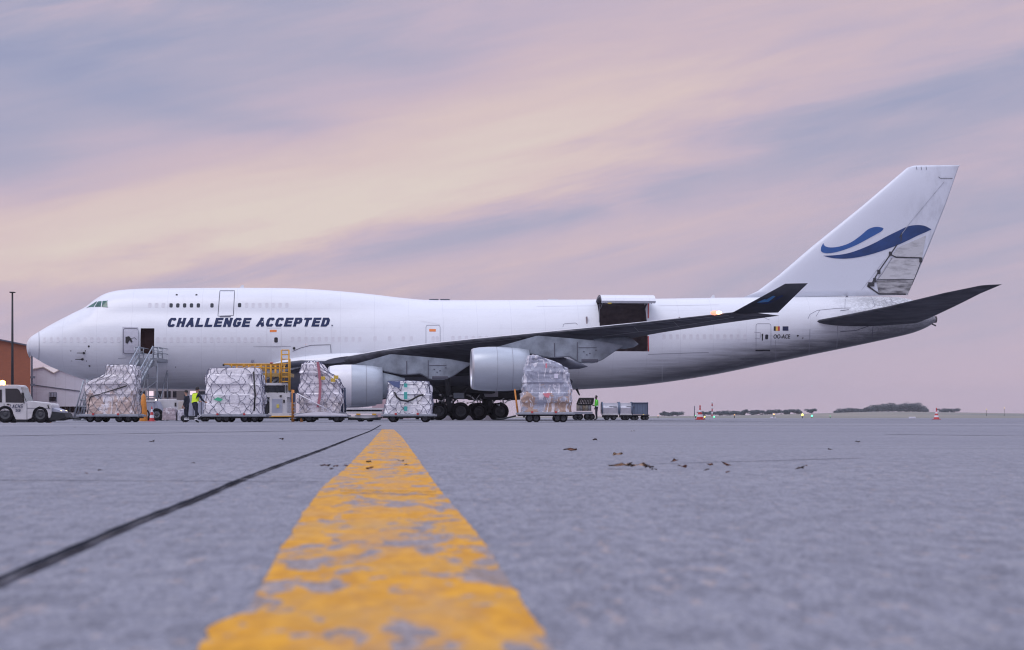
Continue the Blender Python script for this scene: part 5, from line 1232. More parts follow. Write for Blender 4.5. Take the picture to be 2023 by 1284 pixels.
for px in (326, 354):
    for y in (-.9, .9): w_ = new_obj('wheel', tw, vn); w_.location = (PX(px, 134) - PX(340, 134), y, .36); w_.scale = (.78, .7, .78)
for i, (a, b, c_, lab) in enumerate(((321, 351, 806, 'pinkish shrink-wrapped pallet of small boxes on the ground, left of its twin'), (349, 369, 809, 'pale shrink-wrapped pallet on the ground beside the two workers'))):
    load([(830, a, b), (820, a, b), (c_ + 3, a + 1, b - 1), (c_, a + 3, b - 3)], 1.1, 60 + i, wrap_mat('film_pallet', (.40, .34, .38) if i == 0 else (.42, .42, .50), (.2, .18, .22), None, bw=.22), lab, 'pallet', 'wrapped_pallet', Y=127, lump=.05, grp='shrink-wrapped pallets on the ground', pallet=False)
def cone(px, Y, h, r, label, grp=None, lamp=False):
    root = thing('traffic_cone', label, 'traffic cone', (PX(px, Y), Y, gz(Y)), 0, grp); bm = bmesh.new()
    st_ = [(0, r), (.2, None), (.4, None), (.6, None), (.8, None), (1, r * .12)]
    for k in range(5):
        z0, z1 = .04 + (h - .04) * k / 5, .04 + (h - .04) * (k + 1) / 5; r0, r1_ = r * (1 - .88 * k / 5), r * (1 - .88 * (k + 1) / 5); lathe(bm, [(z0, r0), (z1, r1_)], 'Z', n=14, mi=k % 2)
    obj('cone_body', bm, [m_red, m_strap], root)
    bm = bmesh.new(); box(bm, -r * 1.3, r * 1.3, -r * 1.3, r * 1.3, 0, .05, bev=.01); obj('cone_base', bm, m_red, root)
    if lamp: bm = bmesh.new(); lathe(bm, [(h, .05), (h + .12, .06), (h + .2, .01)], 'Z', n=8); obj('cone_lamp', bm, m_red, root)
    return root
cone(300, 124, .95, .17, 'small red and white cone under the belly beside the service truck')
cone(1383, 160, 1.0, .30, 'tall red and white cone on the apron right of the container train', 'red and white apron cones', True)
cone(1850, 175, .85, .26, 'red and white cone at far right in front of the wooded hill', 'red and white apron cones', True)
# dark machinery and grey column behind the two workers
mc = eq('ground_power_cart', 'grey boxy ground power cart standing behind the two workers', 'power unit', 372, 122)
box_on(mc, 372, 122, 352, 369, 772, 790, 1.2, M('brown_grey_panel', (.14, .12, .12), .6), 'canopy'); box_on(mc, 372, 122, 366, 410, 780, 822, 1.2, m_eqgrey, 'cabinet'); box_on(mc, 372, 122, 362, 410, 822, 829, 1.3, m_chassis, 'base')
for x in (384, 392, 400): box_on(mc, 372, 122, x, x + 1.5, 782, 820, 1.24, m_line, 'panel_joint', 0)
for px in (366, 405):
    for y in (-.5, .5): w_ = new_obj('wheel', cw_me, mc); w_.location = (PX(px, 122) - PX(372, 122), y, .2); w_.scale = (.85, .8, .85)

# ------------------------------------------------------------------ right-hand equipment train (Y about 147)
YR = 146.0
cg = eq('equipment_cart', 'cluttered cart with a black wire rack beside the worker in green', 'cart', 1150, YR)
def Cq(px, py): return PX(px, YR) - PX(1150, YR), PZ(py, YR) - gz(YR)
bm = bmesh.new()
A = [Cq(1140, 799), Cq(1145, 787), Cq(1172, 787), Cq(1170, 799)]
for y in (-.7, .7):
    for a, b in ((A[0], A[1]), (A[1], A[2]), (A[2], A[3]), (A[3], A[0])): tube(bm, [(a[0], y, a[1]), (b[0], y, b[1])], .05, 5)
    for k in range(1, 9): f = k / 9; tube(bm, [(A[0][0] + (A[3][0] - A[0][0]) * f, y, A[0][1]), (A[1][0] + (A[2][0] - A[1][0]) * f, y, A[1][1])], .035, 4)
    for f in (.4, .75): tube(bm, [(A[0][0] + (A[1][0] - A[0][0]) * f, y, A[0][1] + (A[1][1] - A[0][1]) * f), (A[3][0], y, A[0][1] + (A[1][1] - A[0][1]) * f)], .045, 4)
for f in (0, .5, 1): tube(bm, [(A[1][0] + (A[2][0] - A[1][0]) * f, -.7, A[1][1]), (A[1][0] + (A[2][0] - A[1][0]) * f, .7, A[1][1])], .04, 4)
obj('wire_rack', bm, m_black, cg)
rs = random.Random(2); m_cr = [M('cream_drum', (.42, .38, .33), .5), M('grey_drum', (.3, .3, .32), .5), M('tan_drum', (.36, .28, .2), .5)]
for k, px in enumerate((1142, 1147, 1153, 1158, 1164)):
    bm = bmesh.new(); lathe(bm, [(.55, .01), (.55, .14), (1.05, .14), (1.08, .10), (1.1, .01)], 'Z', (Cq(px, 0)[0], -.55, .12), 12); obj('drum', bm, m_cr[k % 3], cg)
bm = bmesh.new(); a, b = Cq(1133, 812), Cq(1170, 818); box(bm, a[0], b[0], -.75, .75, b[1], a[1] - .05); tube(bm, [(a[0], 0, .4), (a[0] - .5, 0, .3)], .04, 6); obj('bed', bm, m_eqgrey, cg)
for px in (1145, 1160, 1138, 1168):
    for y in (-.6, .6): w_ = new_obj('wheel', cw_me, cg); w_.location = (Cq(px, 0)[0], y, .25); w_.scale = (1.05, 1, 1.05)
def curtain(px0, px1, label):
    r_ = eq('covered_dolly', label, 'dolly', (px0 + px1) / 2, YR, 'round-topped silver dollies'); xc = PX((px0 + px1) / 2, YR); x0, x1 = PX(px0, YR) - xc, PX(px1, YR) - xc; ht = PZ(796, YR) - gz(YR)
    P = [(-.9, .45), (-.9, .9), (-.82, 1.05), (-.62, ht - .05), (-.5, ht), (.5, ht), (.62, ht - .05), (.9, 1.0), (.9, .45)]
    bm = bmesh.new(); rings = [[bm.verts.new((x, y, z)) for y, z in P] for x in np.linspace(x0, x1, 7)]
    for i in range(6):
        for k in range(len(P) - 1): bm.faces.new((rings[i][k], rings[i][k + 1], rings[i + 1][k + 1], rings[i + 1][k]))
    bm.faces.new(rings[0]); bm.faces.new(rings[-1]); bmesh.ops.recalc_face_normals(bm, faces=bm.faces[:]); bmesh.ops.solidify(bm, geom=bm.faces[:], thickness=.02)
    obj('curtain', bm, M('silver_tarpaulin', (.5, .5, .56), .3, .35, .12, 4), r_, smooth=False)
    for x in (x0, x1):
        bm = bmesh.new(); tube(bm, [(x, y * 1.03, z + .03) for y, z in P], .055, 6); obj('hoop', bm, M('hoop_blue_grey', (.12, .16, .24), .5), r_)
    bm = bmesh.new(); box(bm, x0, x1, -.95, .95, .36, .46, bev=.01); obj('deck', bm, m_eqwhite, r_)
    bm = bmesh.new(); box(bm, x0 + .05, x1 - .05, -.85, .85, .2, .36); obj('chassis', bm, m_chassis, r_)
    for x in (x0 + .35, x1 - .35):
        for y in (-.8, .8): w_ = new_obj('wheel', cw_me, r_); w_.location = (x, y, .2); w_.scale = (.85, .9, .85)
    bm = bmesh.new()
    for k in range(2): tube(bm, [(x0 + .5 + k * .3, -.88, 1.0 - .06 * k), (x0 + 1.1, -.88, .98 - .06 * k)], .02, 4)
    obj('fold_strap', bm, m_line, r_)
curtain(1189, 1221, 'round-topped silver covered dolly right beside the worker in green')
curtain(1223, 1247, 'shorter round-topped silver covered dolly coupled before the blue box')
bxn = eq('blue_container', 'boxy blue-grey baggage container on a dolly at the end of the train', 'container', 1263, YR)
bm = bmesh.new(); a, b = (PX(1247.5, YR) - PX(1263, YR)), (PX(1278, YR) - PX(1263, YR)); ht = PZ(796, YR) - gz(YR); box(bm, a, b, -.85, .85, .42, ht, bev=.03); obj('box_body', bm, M('blue_grey_panel', (.13, .17, .25), .6, 0, .1, 2), bxn)
bm = bmesh.new()
for x in (a, b): tube(bm, [(x, -.87, .4), (x, -.87, ht + .05)], .04, 5); tube(bm, [(x, .87, .4), (x, .87, ht + .05)], .04, 5)
tube(bm, [(a, -.87, ht), (b, -.87, ht)], .04, 5); tube(bm, [(a, .87, ht), (b, .87, ht)], .04, 5); tube(bm, [(a, -.87, ht), (a, .87, ht)], .04, 5); tube(bm, [(b, -.87, ht), (b, .87, ht)], .04, 5)
for k in range(1, 6):
    b3 = bmesh.new(); x = a + (b - a) * k / 6; box(b3, x - .012, x + .012, -.862, -.85, .45, ht - .03); obj('panel_rib', b3, M('rib_blue', (.08, .11, .17), .6) if k == 1 else bpy.data.materials['rib_blue'], bxn)
obj('edge_frame', bm, M('blue_dark_edge', (.06, .08, .13), .6), bxn)
bm = bmesh.new(); box(bm, a - .05, b + .12, -.9, .9, .3, .4); obj('deck', bm, m_chassis, bxn)
for px in (1250, 1256, 1271, 1276):
    for y in (-.8, .8): w_ = new_obj('wheel', cw_me, bxn); w_.location = (PX(px, YR) - PX(1263, YR), y, .17); w_.scale = (.7, .7, .7)
# yellow-black tail prop hanging below the belly
bm = bmesh.new(); a, b = SL(1139, 768, 1.5), SL(1145, 781, 1.5); tube(bm, [a, b], .10, 6, r1=.05); obj('drain_mast', bm, m_chassis, plane)

# ------------------------------------------------------------------ people
def person(label, px, Y, h, face, pose, cloth, vest, skin, grp=None, legs_refl=True, top=None):
    """face: heading angle about z, 0 = facing +x. pose gives joint offsets in the figure's own frame (x forward, y left, z up) for a 1.75 m body."""
    k = h / 1.75; V_ = {}; E = []; Rr = {}
    P = dict(pelvis=(0, 0, .93), spine=(0, 0, 1.10), chest=(.0, 0, 1.30), neck=(.01, 0, 1.47), head0=(.03, 0, 1.56), head1=(.035, 0, 1.64), head2=(.02, 0, 1.72),
             sl=(0, .19, 1.41), el=(-.02, .24, 1.13), wl=(.08, .23, .90), hl=(.10, .23, .84), sr=(0, -.19, 1.41), er=(-.02, -.24, 1.13), wr=(.08, -.23, .90), hr=(.10, -.23, .84),
             pl=(0, .10, .90), kl=(.02, .11, .50), al=(-.02, .12, .09), tl=(.17, .13, .04), pr=(0, -.10, .90), kr=(.02, -.11, .50), ar=(-.02, -.12, .09), tr=(.17, -.13, .04))
    P.update(pose)
    for s in 'lr':
        w, hd = Vector(P['w' + s]), Vector(P['h' + s]); d = (hd - w).normalized(); sd_ = d.orthogonal().normalized(); up_ = d.cross(sd_)
        for i, (o_, ln) in enumerate(((-.03, .060), (-.01, .075), (.01, .070), (.03, .055))):
            P[f'f{s}{i}a'] = tuple(hd + d * .025 + sd_ * o_); P[f'f{s}{i}b'] = tuple(hd + d * (.025 + ln * .6) + sd_ * o_ + up_ * .008); P[f'f{s}{i}c'] = tuple(hd + d * (.02 + ln) + sd_ * o_ + up_ * .025)
        P[f't{s}a'] = tuple(hd - d * .01 + sd_ * -.045); P[f't{s}b'] = tuple(hd + d * .03 + sd_ * -.065 + up_ * .015)
    rad = dict(pelvis=.15, spine=.135, chest=.155, neck=.058, head0=.07, head1=.098, head2=.075, sl=.075, el=.05, wl=.036, hl=.042, sr=.075, er=.05, wr=.036, hr=.042, pl=.105, kl=.07, al=.05, tl=.045, pr=.105, kr=.07, ar=.05, tr=.045)
    edges = [('pelvis', 'spine'), ('spine', 'chest'), ('chest', 'neck'), ('neck', 'head0'), ('head0', 'head1'), ('head1', 'head2'), ('chest', 'sl'), ('sl', 'el'), ('el', 'wl'), ('wl', 'hl'), ('chest', 'sr'), ('sr', 'er'), ('er', 'wr'), ('wr', 'hr'), ('pelvis', 'pl'), ('pl', 'kl'), ('kl', 'al'), ('al', 'tl'), ('pelvis', 'pr'), ('pr', 'kr'), ('kr', 'ar'), ('ar', 'tr')]
    for s in 'lr':
        for i in range(4): edges += [('h' + s, f'f{s}{i}a'), (f'f{s}{i}a', f'f{s}{i}b'), (f'f{s}{i}b', f'f{s}{i}c')]
        edges += [('h' + s, f't{s}a'), (f't{s}a', f't{s}b')]
    names = list(P); idx = {n_: i for i, n_ in enumerate(names)}
    me = bpy.data.meshes.new('body'); me.from_pydata([tuple(Vector(P[n_]) * k) for n_ in names], [(idx[a], idx[b]) for a, b in edges], [])
    o = bpy.data.objects.new('body', me); C.objects.link(o); md = o.modifiers.new('skin', 'SKIN'); md.use_smooth_shade = True
    for i, n_ in enumerate(names): r_ = rad.get(n_, .0095) * k; me.skin_vertices[0].data[i].radius = (r_, r_ * (1.0 if n_ not in ('chest', 'spine', 'pelvis') else .85))
    me.skin_vertices[0].data[0].use_root = True
    sb = o.modifiers.new('sub', 'SUBSURF'); sb.levels = 1; sb.render_levels = 1
    bpy.context.view_layer.update(); ev = o.evaluated_get(bpy.context.evaluated_depsgraph_get()); nm = bpy.data.meshes.new_from_object(ev); bpy.data.objects.remove(o)
    for m in (cloth, skin, m_black, top or cloth): nm.materials.append(m)
    def near(p, a): return (p - Vector(P[a]) * k).length
    for f in nm.polygons:
        c_ = f.center; f.use_smooth = True
        if c_.z > (Vector(P['neck']) * k).z + .01 and near(c_, 'head1') < .25 * k: f.material_index = 1
        elif min(near(c_, 'hl'), near(c_, 'hr')) < .10 * k: f.material_index = 1
        elif c_.z > .98 * k: f.material_index = 3
        elif c_.z < .10 * k or min(near(c_, 'tl'), near(c_, 'tr')) < .1 * k: f.material_index = 2
    root = thing('person', label, 'person', (PX(px, Y), Y, gz(Y)), face, grp)
    body = new_obj('body', nm, root)
    hp = Vector(P['head1']) * k
    bm = bmesh.new(); bmesh.ops.create_uvsphere(bm, u_segments=16, v_segments=12, radius=.112 * k)
    for v in list(bm.verts): 
        v.co = Vector((v.co.x * .98, v.co.y * .88, v.co.z * 1.08)); 
    bmesh.ops.delete(bm, geom=[v for v in bm.verts if v.co.x > .045 * k and v.co.z < .06 * k or v.co.z < -.055 * k], context='VERTS')
    for v in bm.verts: v.co += hp + Vector((-.012, 0, .025)) * k
    obj('hair', bm, m_hair, root, smooth=True)
    bm = bmesh.new()                                     # nose, ears, eyes
    bmesh.ops.create_icosphere(bm, subdivisions=1, radius=.016 * k, matrix=Matrix.Translation(hp + Vector((.10, 0, -.005)) * k))
    for s in (-1, 1): bmesh.ops.create_icosphere(bm, subdivisions=1, radius=.022 * k, matrix=Matrix.Translation(hp + Vector((0, .092 * s, 0)) * k))
    obj('face_features', bm, skin, root, smooth=True)
    bm = bmesh.new()
    for s in (-1, 1): bmesh.ops.create_icosphere(bm, subdivisions=1, radius=.010 * k, matrix=Matrix.Translation(hp + Vector((.088, .034 * s, .018)) * k))
    obj('eyes', bm, m_hair, root, smooth=True)
    if vest:
        # vest shell follows the trunk: blown-up copy of the torso faces
        bm = bmesh.new(); bm.from_mesh(nm); p0, p1 = Vector(P['pelvis']) * k, Vector(P['neck']) * k; ax = (p1 - p0).normalized(); L_ = (p1 - p0).length
        def ins(p): 
            a = (p - p0).dot(ax) / L_; d = ((p - p0) - ax * (p - p0).dot(ax)).length; return .02 < a < .97 and d < (.225 if vest[1] else .205) * k
        bmesh.ops.delete(bm, geom=[v for v in bm.verts if not ins(v.co)], context='VERTS'); bm.normal_update()
        for v in bm.verts: v.co += v.normal * .022 * k
        for f in bm.faces: f.material_index = 0; f.smooth = True
        me2 = bpy.data.meshes.new('vest'); bm.to_mesh(me2); bm.free(); me2.materials.append(vest[0]); new_obj('vest', me2, root)
        bm = bmesh.new(); cpt = p0.lerp(p1, .12); fr = ax.orthogonal()
        bmv = bmesh.new(); bmv.from_mesh(nm); bmesh.ops.delete(bmv, geom=[v for v in bmv.verts if not (abs((v.co - p0).dot(ax) / L_ - .14) < .12 and ((v.co - p0) - ax * (v.co - p0).dot(ax)).length < .2 * k)], context='VERTS'); bmv.normal_update()
        for v in bmv.verts: v.co += v.normal * .03 * k
        bm.free(); me3 = bpy.data.meshes.new('reflective_band'); bmv.to_mesh(me3); bmv.free(); me3.materials.append(m_refl); new_obj('reflective_band', me3, root)
    if legs_refl:
        for s in 'lr':
            a, b = Vector(P['k' + s]) * k, Vector(P['a' + s]) * k; bm = bmesh.new()
            for f in (.60, .78): tube(bm, [a.lerp(b, f), a.lerp(b, f + .09)], .082 * k, 10)
            obj('reflective_band', bm, m_refl, root)
    return root
lean = dict(pelvis=(0, 0, .93), spine=(.03, 0, 1.10), chest=(.08, 0, 1.29), neck=(.13, 0, 1.45), head0=(.16, 0, 1.54), head1=(.18, 0, 1.62), head2=(.17, 0, 1.70),
            sl=(.09, .19, 1.39), el=(.22, .24, 1.16), wl=(.46, .2, 1.06), hl=(.52, .2, 1.05), sr=(.09, -.19, 1.39), er=(.24, -.24, 1.14), wr=(.46, -.2, 1.02), hr=(.52, -.2, 1.01),
            kl=(.20, .11, .56), al=(.42, .12, .28), tl=(.58, .12, .30), kr=(-.01, -.11, .50), ar=(-.03, -.12, .09), tr=(.15, -.13, .04))
person('worker with dark hair in yellow hi-vis vest leaning on the netted white load', 385, 102, 1.86, R(52), lean, m_cloth, (m_vest, False), m_skin, 'apron workers')
person('worker in dark clothes standing just left of the yellow vest worker', 368.5, 107, 1.74, R(160), {}, m_cloth, None, m_skin, 'apron workers')
person('worker in bright green hi-vis top beside the wire rack cart', 1178.5, YR - 1.2, 1.78, R(185), dict(el=(.05, .27, 1.15), wl=(.22, .2, 1.05), hl=(.27, .18, 1.05)), m_cloth, (m_vestg, True), m_skin2, 'apron workers', False, m_vestg)

# ------------------------------------------------------------------ background buildings at left
def brick_mat(name, a, b, sx=.25, sz=.08):
    q = NT(name, .85); X, Y, Z = q.xyz(); cb = q.n('ShaderNodeCombineXYZ'); q.l(q.math('ADD', X, Y), cb.inputs[0]); q.l(Z, cb.inputs[1])
    br = q.n('ShaderNodeTexBrick'); br.inputs['Scale'].default_value = 1; br.inputs['Brick Width'].default_value = sx; br.inputs['Row Height'].default_value = sz; br.inputs['Mortar Size'].default_value = .01
    br.inputs['Color1'].default_value = (*a, 1); br.inputs['Color2'].default_value = (*b, 1); br.inputs['Mortar'].default_value = (*(c * .8 for c in b), 1); q.l(cb.outputs[0], br.inputs['Vector'])
    n = q.noise(.35, (1, 1, 1), 5); c = q.mix(q.math('MULTIPLY', q.step(n, .4, .7), .3), br.outputs['Color'], tuple(k * .7 for k in a)); q.l(c, q.b.inputs['Base Color']); return q.m
YB = 190.0; bb = thing('brick_building', 'rust orange brick building at the left edge behind the tug', 'building', (PX(0, YB), YB, gz(YB)))
def Bq(px, py, Y=YB): return PX(px, Y) - PX(0, Y), PZ(py, Y) - gz(Y)
bm = bmesh.new(); prism(bm, [Bq(-160, 835), Bq(-160, 640), Bq(0, 672.5), Bq(60.5, 684.5), Bq(60.5, 835)], 0, 30); 
for v in bm.verts:
    v.co.z = max(v.co.z, 0)
    if v.co.y > 5: v.co.x += (PX(60, YB) * 30 / YB) - 1.5
obj('wall', bm, brick_mat('rust_brick', (.36, .12, .06), (.30, .10, .055)), bb)
bm = bmesh.new(); a, b, c_ = Bq(-160, 640), Bq(0, 672.5), Bq(61, 684.5); prism(bm, [(a[0], a[1]), (c_[0], c_[1]), (c_[0] + .05, c_[1] + .12), (a[0], a[1] + .14)], -.25, 30.2)
for v in bm.verts:
    if v.co.y > 5: v.co.x += (PX(60, YB) * 30 / YB) - 1.5
obj('roof_edge', bm, m_line, bb)
for px in (62,): bm = bmesh.new(); x, z = Bq(62, 735); tube(bm, [(x, .2, .3), (x, .2, z + 2.2)], .09, 8); box(bm, x - .1, x + .3, .0, .3, z - .6, z - .4); box(bm, x - .1, x + .3, .0, .3, Bq(0, 760)[1] - .1, Bq(0, 760)[1] + .1); obj('downpipe', bm, m_line, bb)
YW = 205.0
def Wq(px, py): return PX(px, YW) - PX(110, YW), PZ(py, YW) - gz(YW)
sh = thing('white_shed', 'low white clad shed with stepped gables below the nose', 'building', (PX(110, YW), YW, gz(YW)))
q = NT('ribbed_white_cladding', .5); X, Y, Z = q.xyz(); w = q.math('PINGPONG', X, .5); c = q.mix(q.math('MULTIPLY', q.step(w, .05, .0), .25), (.64, .63, .70), (.3, .3, .34)); c = q.mix(q.math('MULTIPLY', q.step(q.noise(.4, (1, 1, 3)), .45, .7), .2), c, (.4, .38, .38)); q.l(c, q.b.inputs['Base Color']); m_clad = q.m
bm = bmesh.new(); prism(bm, [Wq(62, 803), Wq(62, 731), Wq(86, 726), Wq(107, 738), Wq(119, 731), Wq(195, 755), Wq(195, 803)], 0, 20); obj('wall', bm, m_clad, sh)
bm = bmesh.new(); P = [Wq(62, 731), Wq(86, 726), Wq(107, 738), Wq(119, 731), Wq(195, 755)]
for a, b in zip(P, P[1:]): prism(bm, [a, b, (b[0], b[1] + .10), (a[0], a[1] + .10)], -.15, 20.1)
obj('roof_edge', bm, M('roof_flashing', (.6, .52, .48), .5), sh)
bm = bmesh.new(); a, b = Wq(62, 759), Wq(160, 772); prism(bm, [a, (b[0], b[1]), (b[0], b[1] - .10), (a[0], a[1] - .10)], -.06, 0); obj('cladding_joint', bm, m_line, sh)
a, b = Wq(97, 775), Wq(112, 793); bm = bmesh.new(); box(bm, a[0], b[0], -.08, .02, b[1], a[1], bev=0); wf = obj('window', bm, m_line, sh)
bm = bmesh.new(); box(bm, a[0] + .08, b[0] - .08, -.10, -.07, b[1] + .08, a[1] - .08); obj('pane', bm, m_glass, wf)
for k in range(5): bm = bmesh.new(); x = a[0] + (b[0] - a[0]) * (k + .5) / 5; box(bm, x - .05, x + .05, -.13, -.10, (a[1] + b[1]) / 2, a[1] - .05); obj('shutter_slat', bm, m_eqgrey, wf)
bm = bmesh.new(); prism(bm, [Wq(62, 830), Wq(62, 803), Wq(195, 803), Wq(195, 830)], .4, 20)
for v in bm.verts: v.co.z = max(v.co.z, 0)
obj('lower_wall', bm, M('grey_lower_wall', (.22, .22, .25), .6, 0, .2, 1), sh)  # lower wall in a darker grey than the cladding above
for x in range(111, 190, 9):
    a, b = Wq(x, 801 + (x - 111) * .06), Wq(x + 6.5, 815); bm = bmesh.new(); box(bm, a[0], b[0], .32, .42, b[1], a[1]); obj('window', bm, m_glass, sh)
bm = bmesh.new(); a, b = Wq(64, 815), Wq(150, 829); box(bm, a[0], b[0], -.6, -.3, .0, a[1]); obj('plinth', bm, M('pale_plinth', (.42, .42, .46), .6), sh)
YH = 260.0; hb = thing('terminal_building', 'long beige terminal with rows of small windows seen beneath the belly', 'building', (PX(400, YH), YH, 0))
def Hq(px, py): return PX(px, YH) - PX(400, YH), PZ(py, YH)
bm = bmesh.new(); a, b = Hq(180, 748), Hq(560, 829); box(bm, a[0], b[0], 0, 15, 0, a[1]); obj('wall', bm, M('beige_render', (.30, .27, .28), .8, 0, .1, .5), hb)
bm = bmesh.new(); box(bm, a[0] - .2, b[0] + .2, -.3, 15.2, a[1], a[1] + .3); obj('roof', bm, m_line, hb)
wm2 = bpy.data.meshes.new('window'); b_ = bmesh.new(); box(b_, -.42, .42, -.05, .05, -.42, .42); b_.to_mesh(wm2); b_.free(); wm2.materials.append(m_glass)
wm3 = wm2.copy(); wm3.materials.clear(); wm3.materials.append(emit('lit_office_window', (.9, .72, .75), .6))
rs = random.Random(5)
for j, py in enumerate((758, 779)):
    for k, px in enumerate(range(190, 555, 17)):
        x, z = Hq(px + 5, py); w_ = new_obj('window', wm3 if (j == 1 and rs.random() < .25) else wm2, hb); w_.location = (x, -.03, z)
# pinkish terminal wing behind the engines
YK = 250.0; pk = thing('pink_hangar', 'pink lit hangar wall glimpsed between the inner engine and gear', 'building', (PX(780, YK), YK, 0))
def Kq(px, py): return PX(px, YK) - PX(780, YK), PZ(py, YK)
bm = bmesh.new(); a, b = Kq(735, 736), Kq(797, 829); box(bm, a[0], b[0], 0, 18, 0, a[1]); obj('wall', bm, M('pink_cladding', (.46, .33, .36), .6, 0, .12, .5, stretch=(.2, 1, 3)), pk)
bm = bmesh.new(); box(bm, a[0] - .1, b[0] + .1, -.2, 18.2, a[1], a[1] + .35); obj('roof_edge', bm, m_eqgrey, pk)
bm = bmesh.new(); a, b = Kq(775, 745), Kq(790, 762); box(bm, a[0], b[0], -.06, .02, b[1], a[1]); lv = obj('louvre', bm, m_line, pk)
for k in range(6): bm = bmesh.new(); z = b[1] + (a[1] - b[1]) * (k + .5) / 6; box(bm, a[0], b[0], -.16, -.06, z - .05, z + .05); obj('louvre_slat', bm, M('pink_slat', (.5, .36, .38), .6) if k == 0 else bpy.data.materials['pink_slat'], lv)
# light mast
YM = 170.0; lm = thing('light_mast', 'tall thin dark lighting mast in front of the brick building', 'light pole', (PX(24.5, YM), YM, gz(YM)))
bm = bmesh.new(); tube(bm, [(0, 0, 0), (0, 0, PZ(579, YM))], .14, 8, r1=.075); obj('pole', bm, m_chassis, lm)
bm = bmesh.new(); x = PX(30, YM) - PX(24.5, YM); z = PZ(578, YM); prism(bm, [(-.22, z - .03), (x, z - .02), (x, z + .06), (-.22, z + .08)], -.15, .15, 0, .01); obj('lamp_head', bm, m_chassis, lm)
# far mast
YF = 900.0; fm = thing('radio_mast', 'thin red and white banded mast on the horizon', 'mast', (PX(1407, YF), YF, 0))
bm = bmesh.new(); zt = PZ(792, YF)
for k in range(6): tube(bm, [(0, 0, zt * k / 6), (0, 0, zt * (k + 1) / 6)], .35, 6, k % 2)
obj('mast_body', bm, [M('faded_red', (.45, .12, .14), .7), m_strap], fm)
fm2 = thing('light_mast', 'faint thin pole left of the banded mast on the horizon', 'mast', (PX(1372, YF), YF, 0))
bm = bmesh.new(); tube(bm, [(0, 0, 0), (0, 0, PZ(802, YF))], .2, 6); obj('pole', bm, m_line, fm2)

# ------------------------------------------------------------------ airfield lights and distant bits
def lamp(px, py, Y, col, s, r, label):
    r *= .62
    root = thing('airfield_light', label, 'light', (PX(px, Y), Y, 0 if Y < 330 else fieldz(PX(px, Y), Y)), 0, 'airfield edge lights'); z = max(.15, PZ(py, Y) - root.location.z)
    bm = bmesh.new(); tube(bm, [(0, 0, 0), (0, 0, z)], .05, 6); obj('stem', bm, m_chassis, root)
    bm = bmesh.new(); bmesh.ops.create_icosphere(bm, subdivisions=1, radius=r, matrix=Matrix.Translation((0, 0, z))); obj('lens', bm, emit('lit_' + label.split()[0], col, s), root)
GR, YE, AM = (.08, 1, .35), (1, .75, .12), (1, .45, .12)
for px, py, Y, col, s, r, lab in ((1271, 819, 300, YE, 1.5, .12, 'yellow light just right of the blue container'), (1300, 821.5, 320, AM, 1.5, .10, 'orange small light left of the tall cone'), (1374, 821, 300, GR, 1.6, .12, 'green light immediately left of the tall cone'), (1392, 823.5, 240, YE, 3, .15, 'yellow bright light immediately right of the tall cone'),
                                 (1411, 823.5, 300, GR, 3, .2, 'green bright light below the banded mast'), (1451, 819.5, 320, AM, 2, .13, 'amber light right of the banded mast'), (1529, 818.5, 300, AM, 2.5, .18, 'amber light before the left end of the low trees'), (1585, 819.5, 300, YE, 3, .32, 'yellow biggest light left of the wooded hill'),
                                 (1604, 821.5, 300, GR, 3, .26, 'green light beside the biggest yellow light'), (1640, 822, 320, GR, 1.2, .10, 'green faint light nearest the wooded hill'), (1949, 809, 600, YE, 1.5, .2, 'white speck of a lamp at far right'), (1984, 806, 600, YE, 1.5, .2, 'last tiny lamp near the right edge')):
    lamp(px, py, Y, col, s, r, lab)
for px0, px1, py, lab in ((1522, 1532, 823.5, 'tiny white marker board below the amber light'), (1796, 1808, 821.5, 'tiny pale vehicle far off before the wooded hill')):
    Y = 318; bm = bmesh.new(); a = PX(px0, Y); b = PX(px1, Y); box(bm, -(b - a) / 2, (b - a) / 2, -.3, .3, 0, .22, bev=.03); o = tag(obj('marker_board', bm, m_strap), lab, 'marker'); o.location = ((a + b) / 2, Y, 0)

# trees
q = NT('far_foliage', .9); n = q.noise(.9, (1, 1, 1), 4); c = q.mix(q.step(n, .35, .65), (.028, .052, .062), (.065, .095, .10)); q.l(c, q.b.inputs['Base Color']); m_leaf = q.m
m_trunk = M('bark', (.05, .045, .045), .9)
def crown(bm, cx, cy, cz, rx, rz, n, rs, size):
    for _ in range(n):
        while True:
            p = Vector((rs.uniform(-1, 1), rs.uniform(-1, 1), rs.uniform(-1, 1)))
            if .35 < p.length < 1: break
        p = Vector((cx + p.x * rx, cy + p.y * rx, cz + p.z * rz)); p.z += rz * .18 * noise.noise(p * .4); a = Vector((rs.gauss(0, 1), rs.gauss(0, 1), rs.gauss(0, 1))).normalized(); b = a.orthogonal().normalized(); s = size * rs.uniform(.6, 1.3)
        vs = [bm.verts.new(p + a * s * math.cos(t) + b * s * math.sin(t)) for t in (0, 2.1, 4.2)]; bm.faces.new(vs)
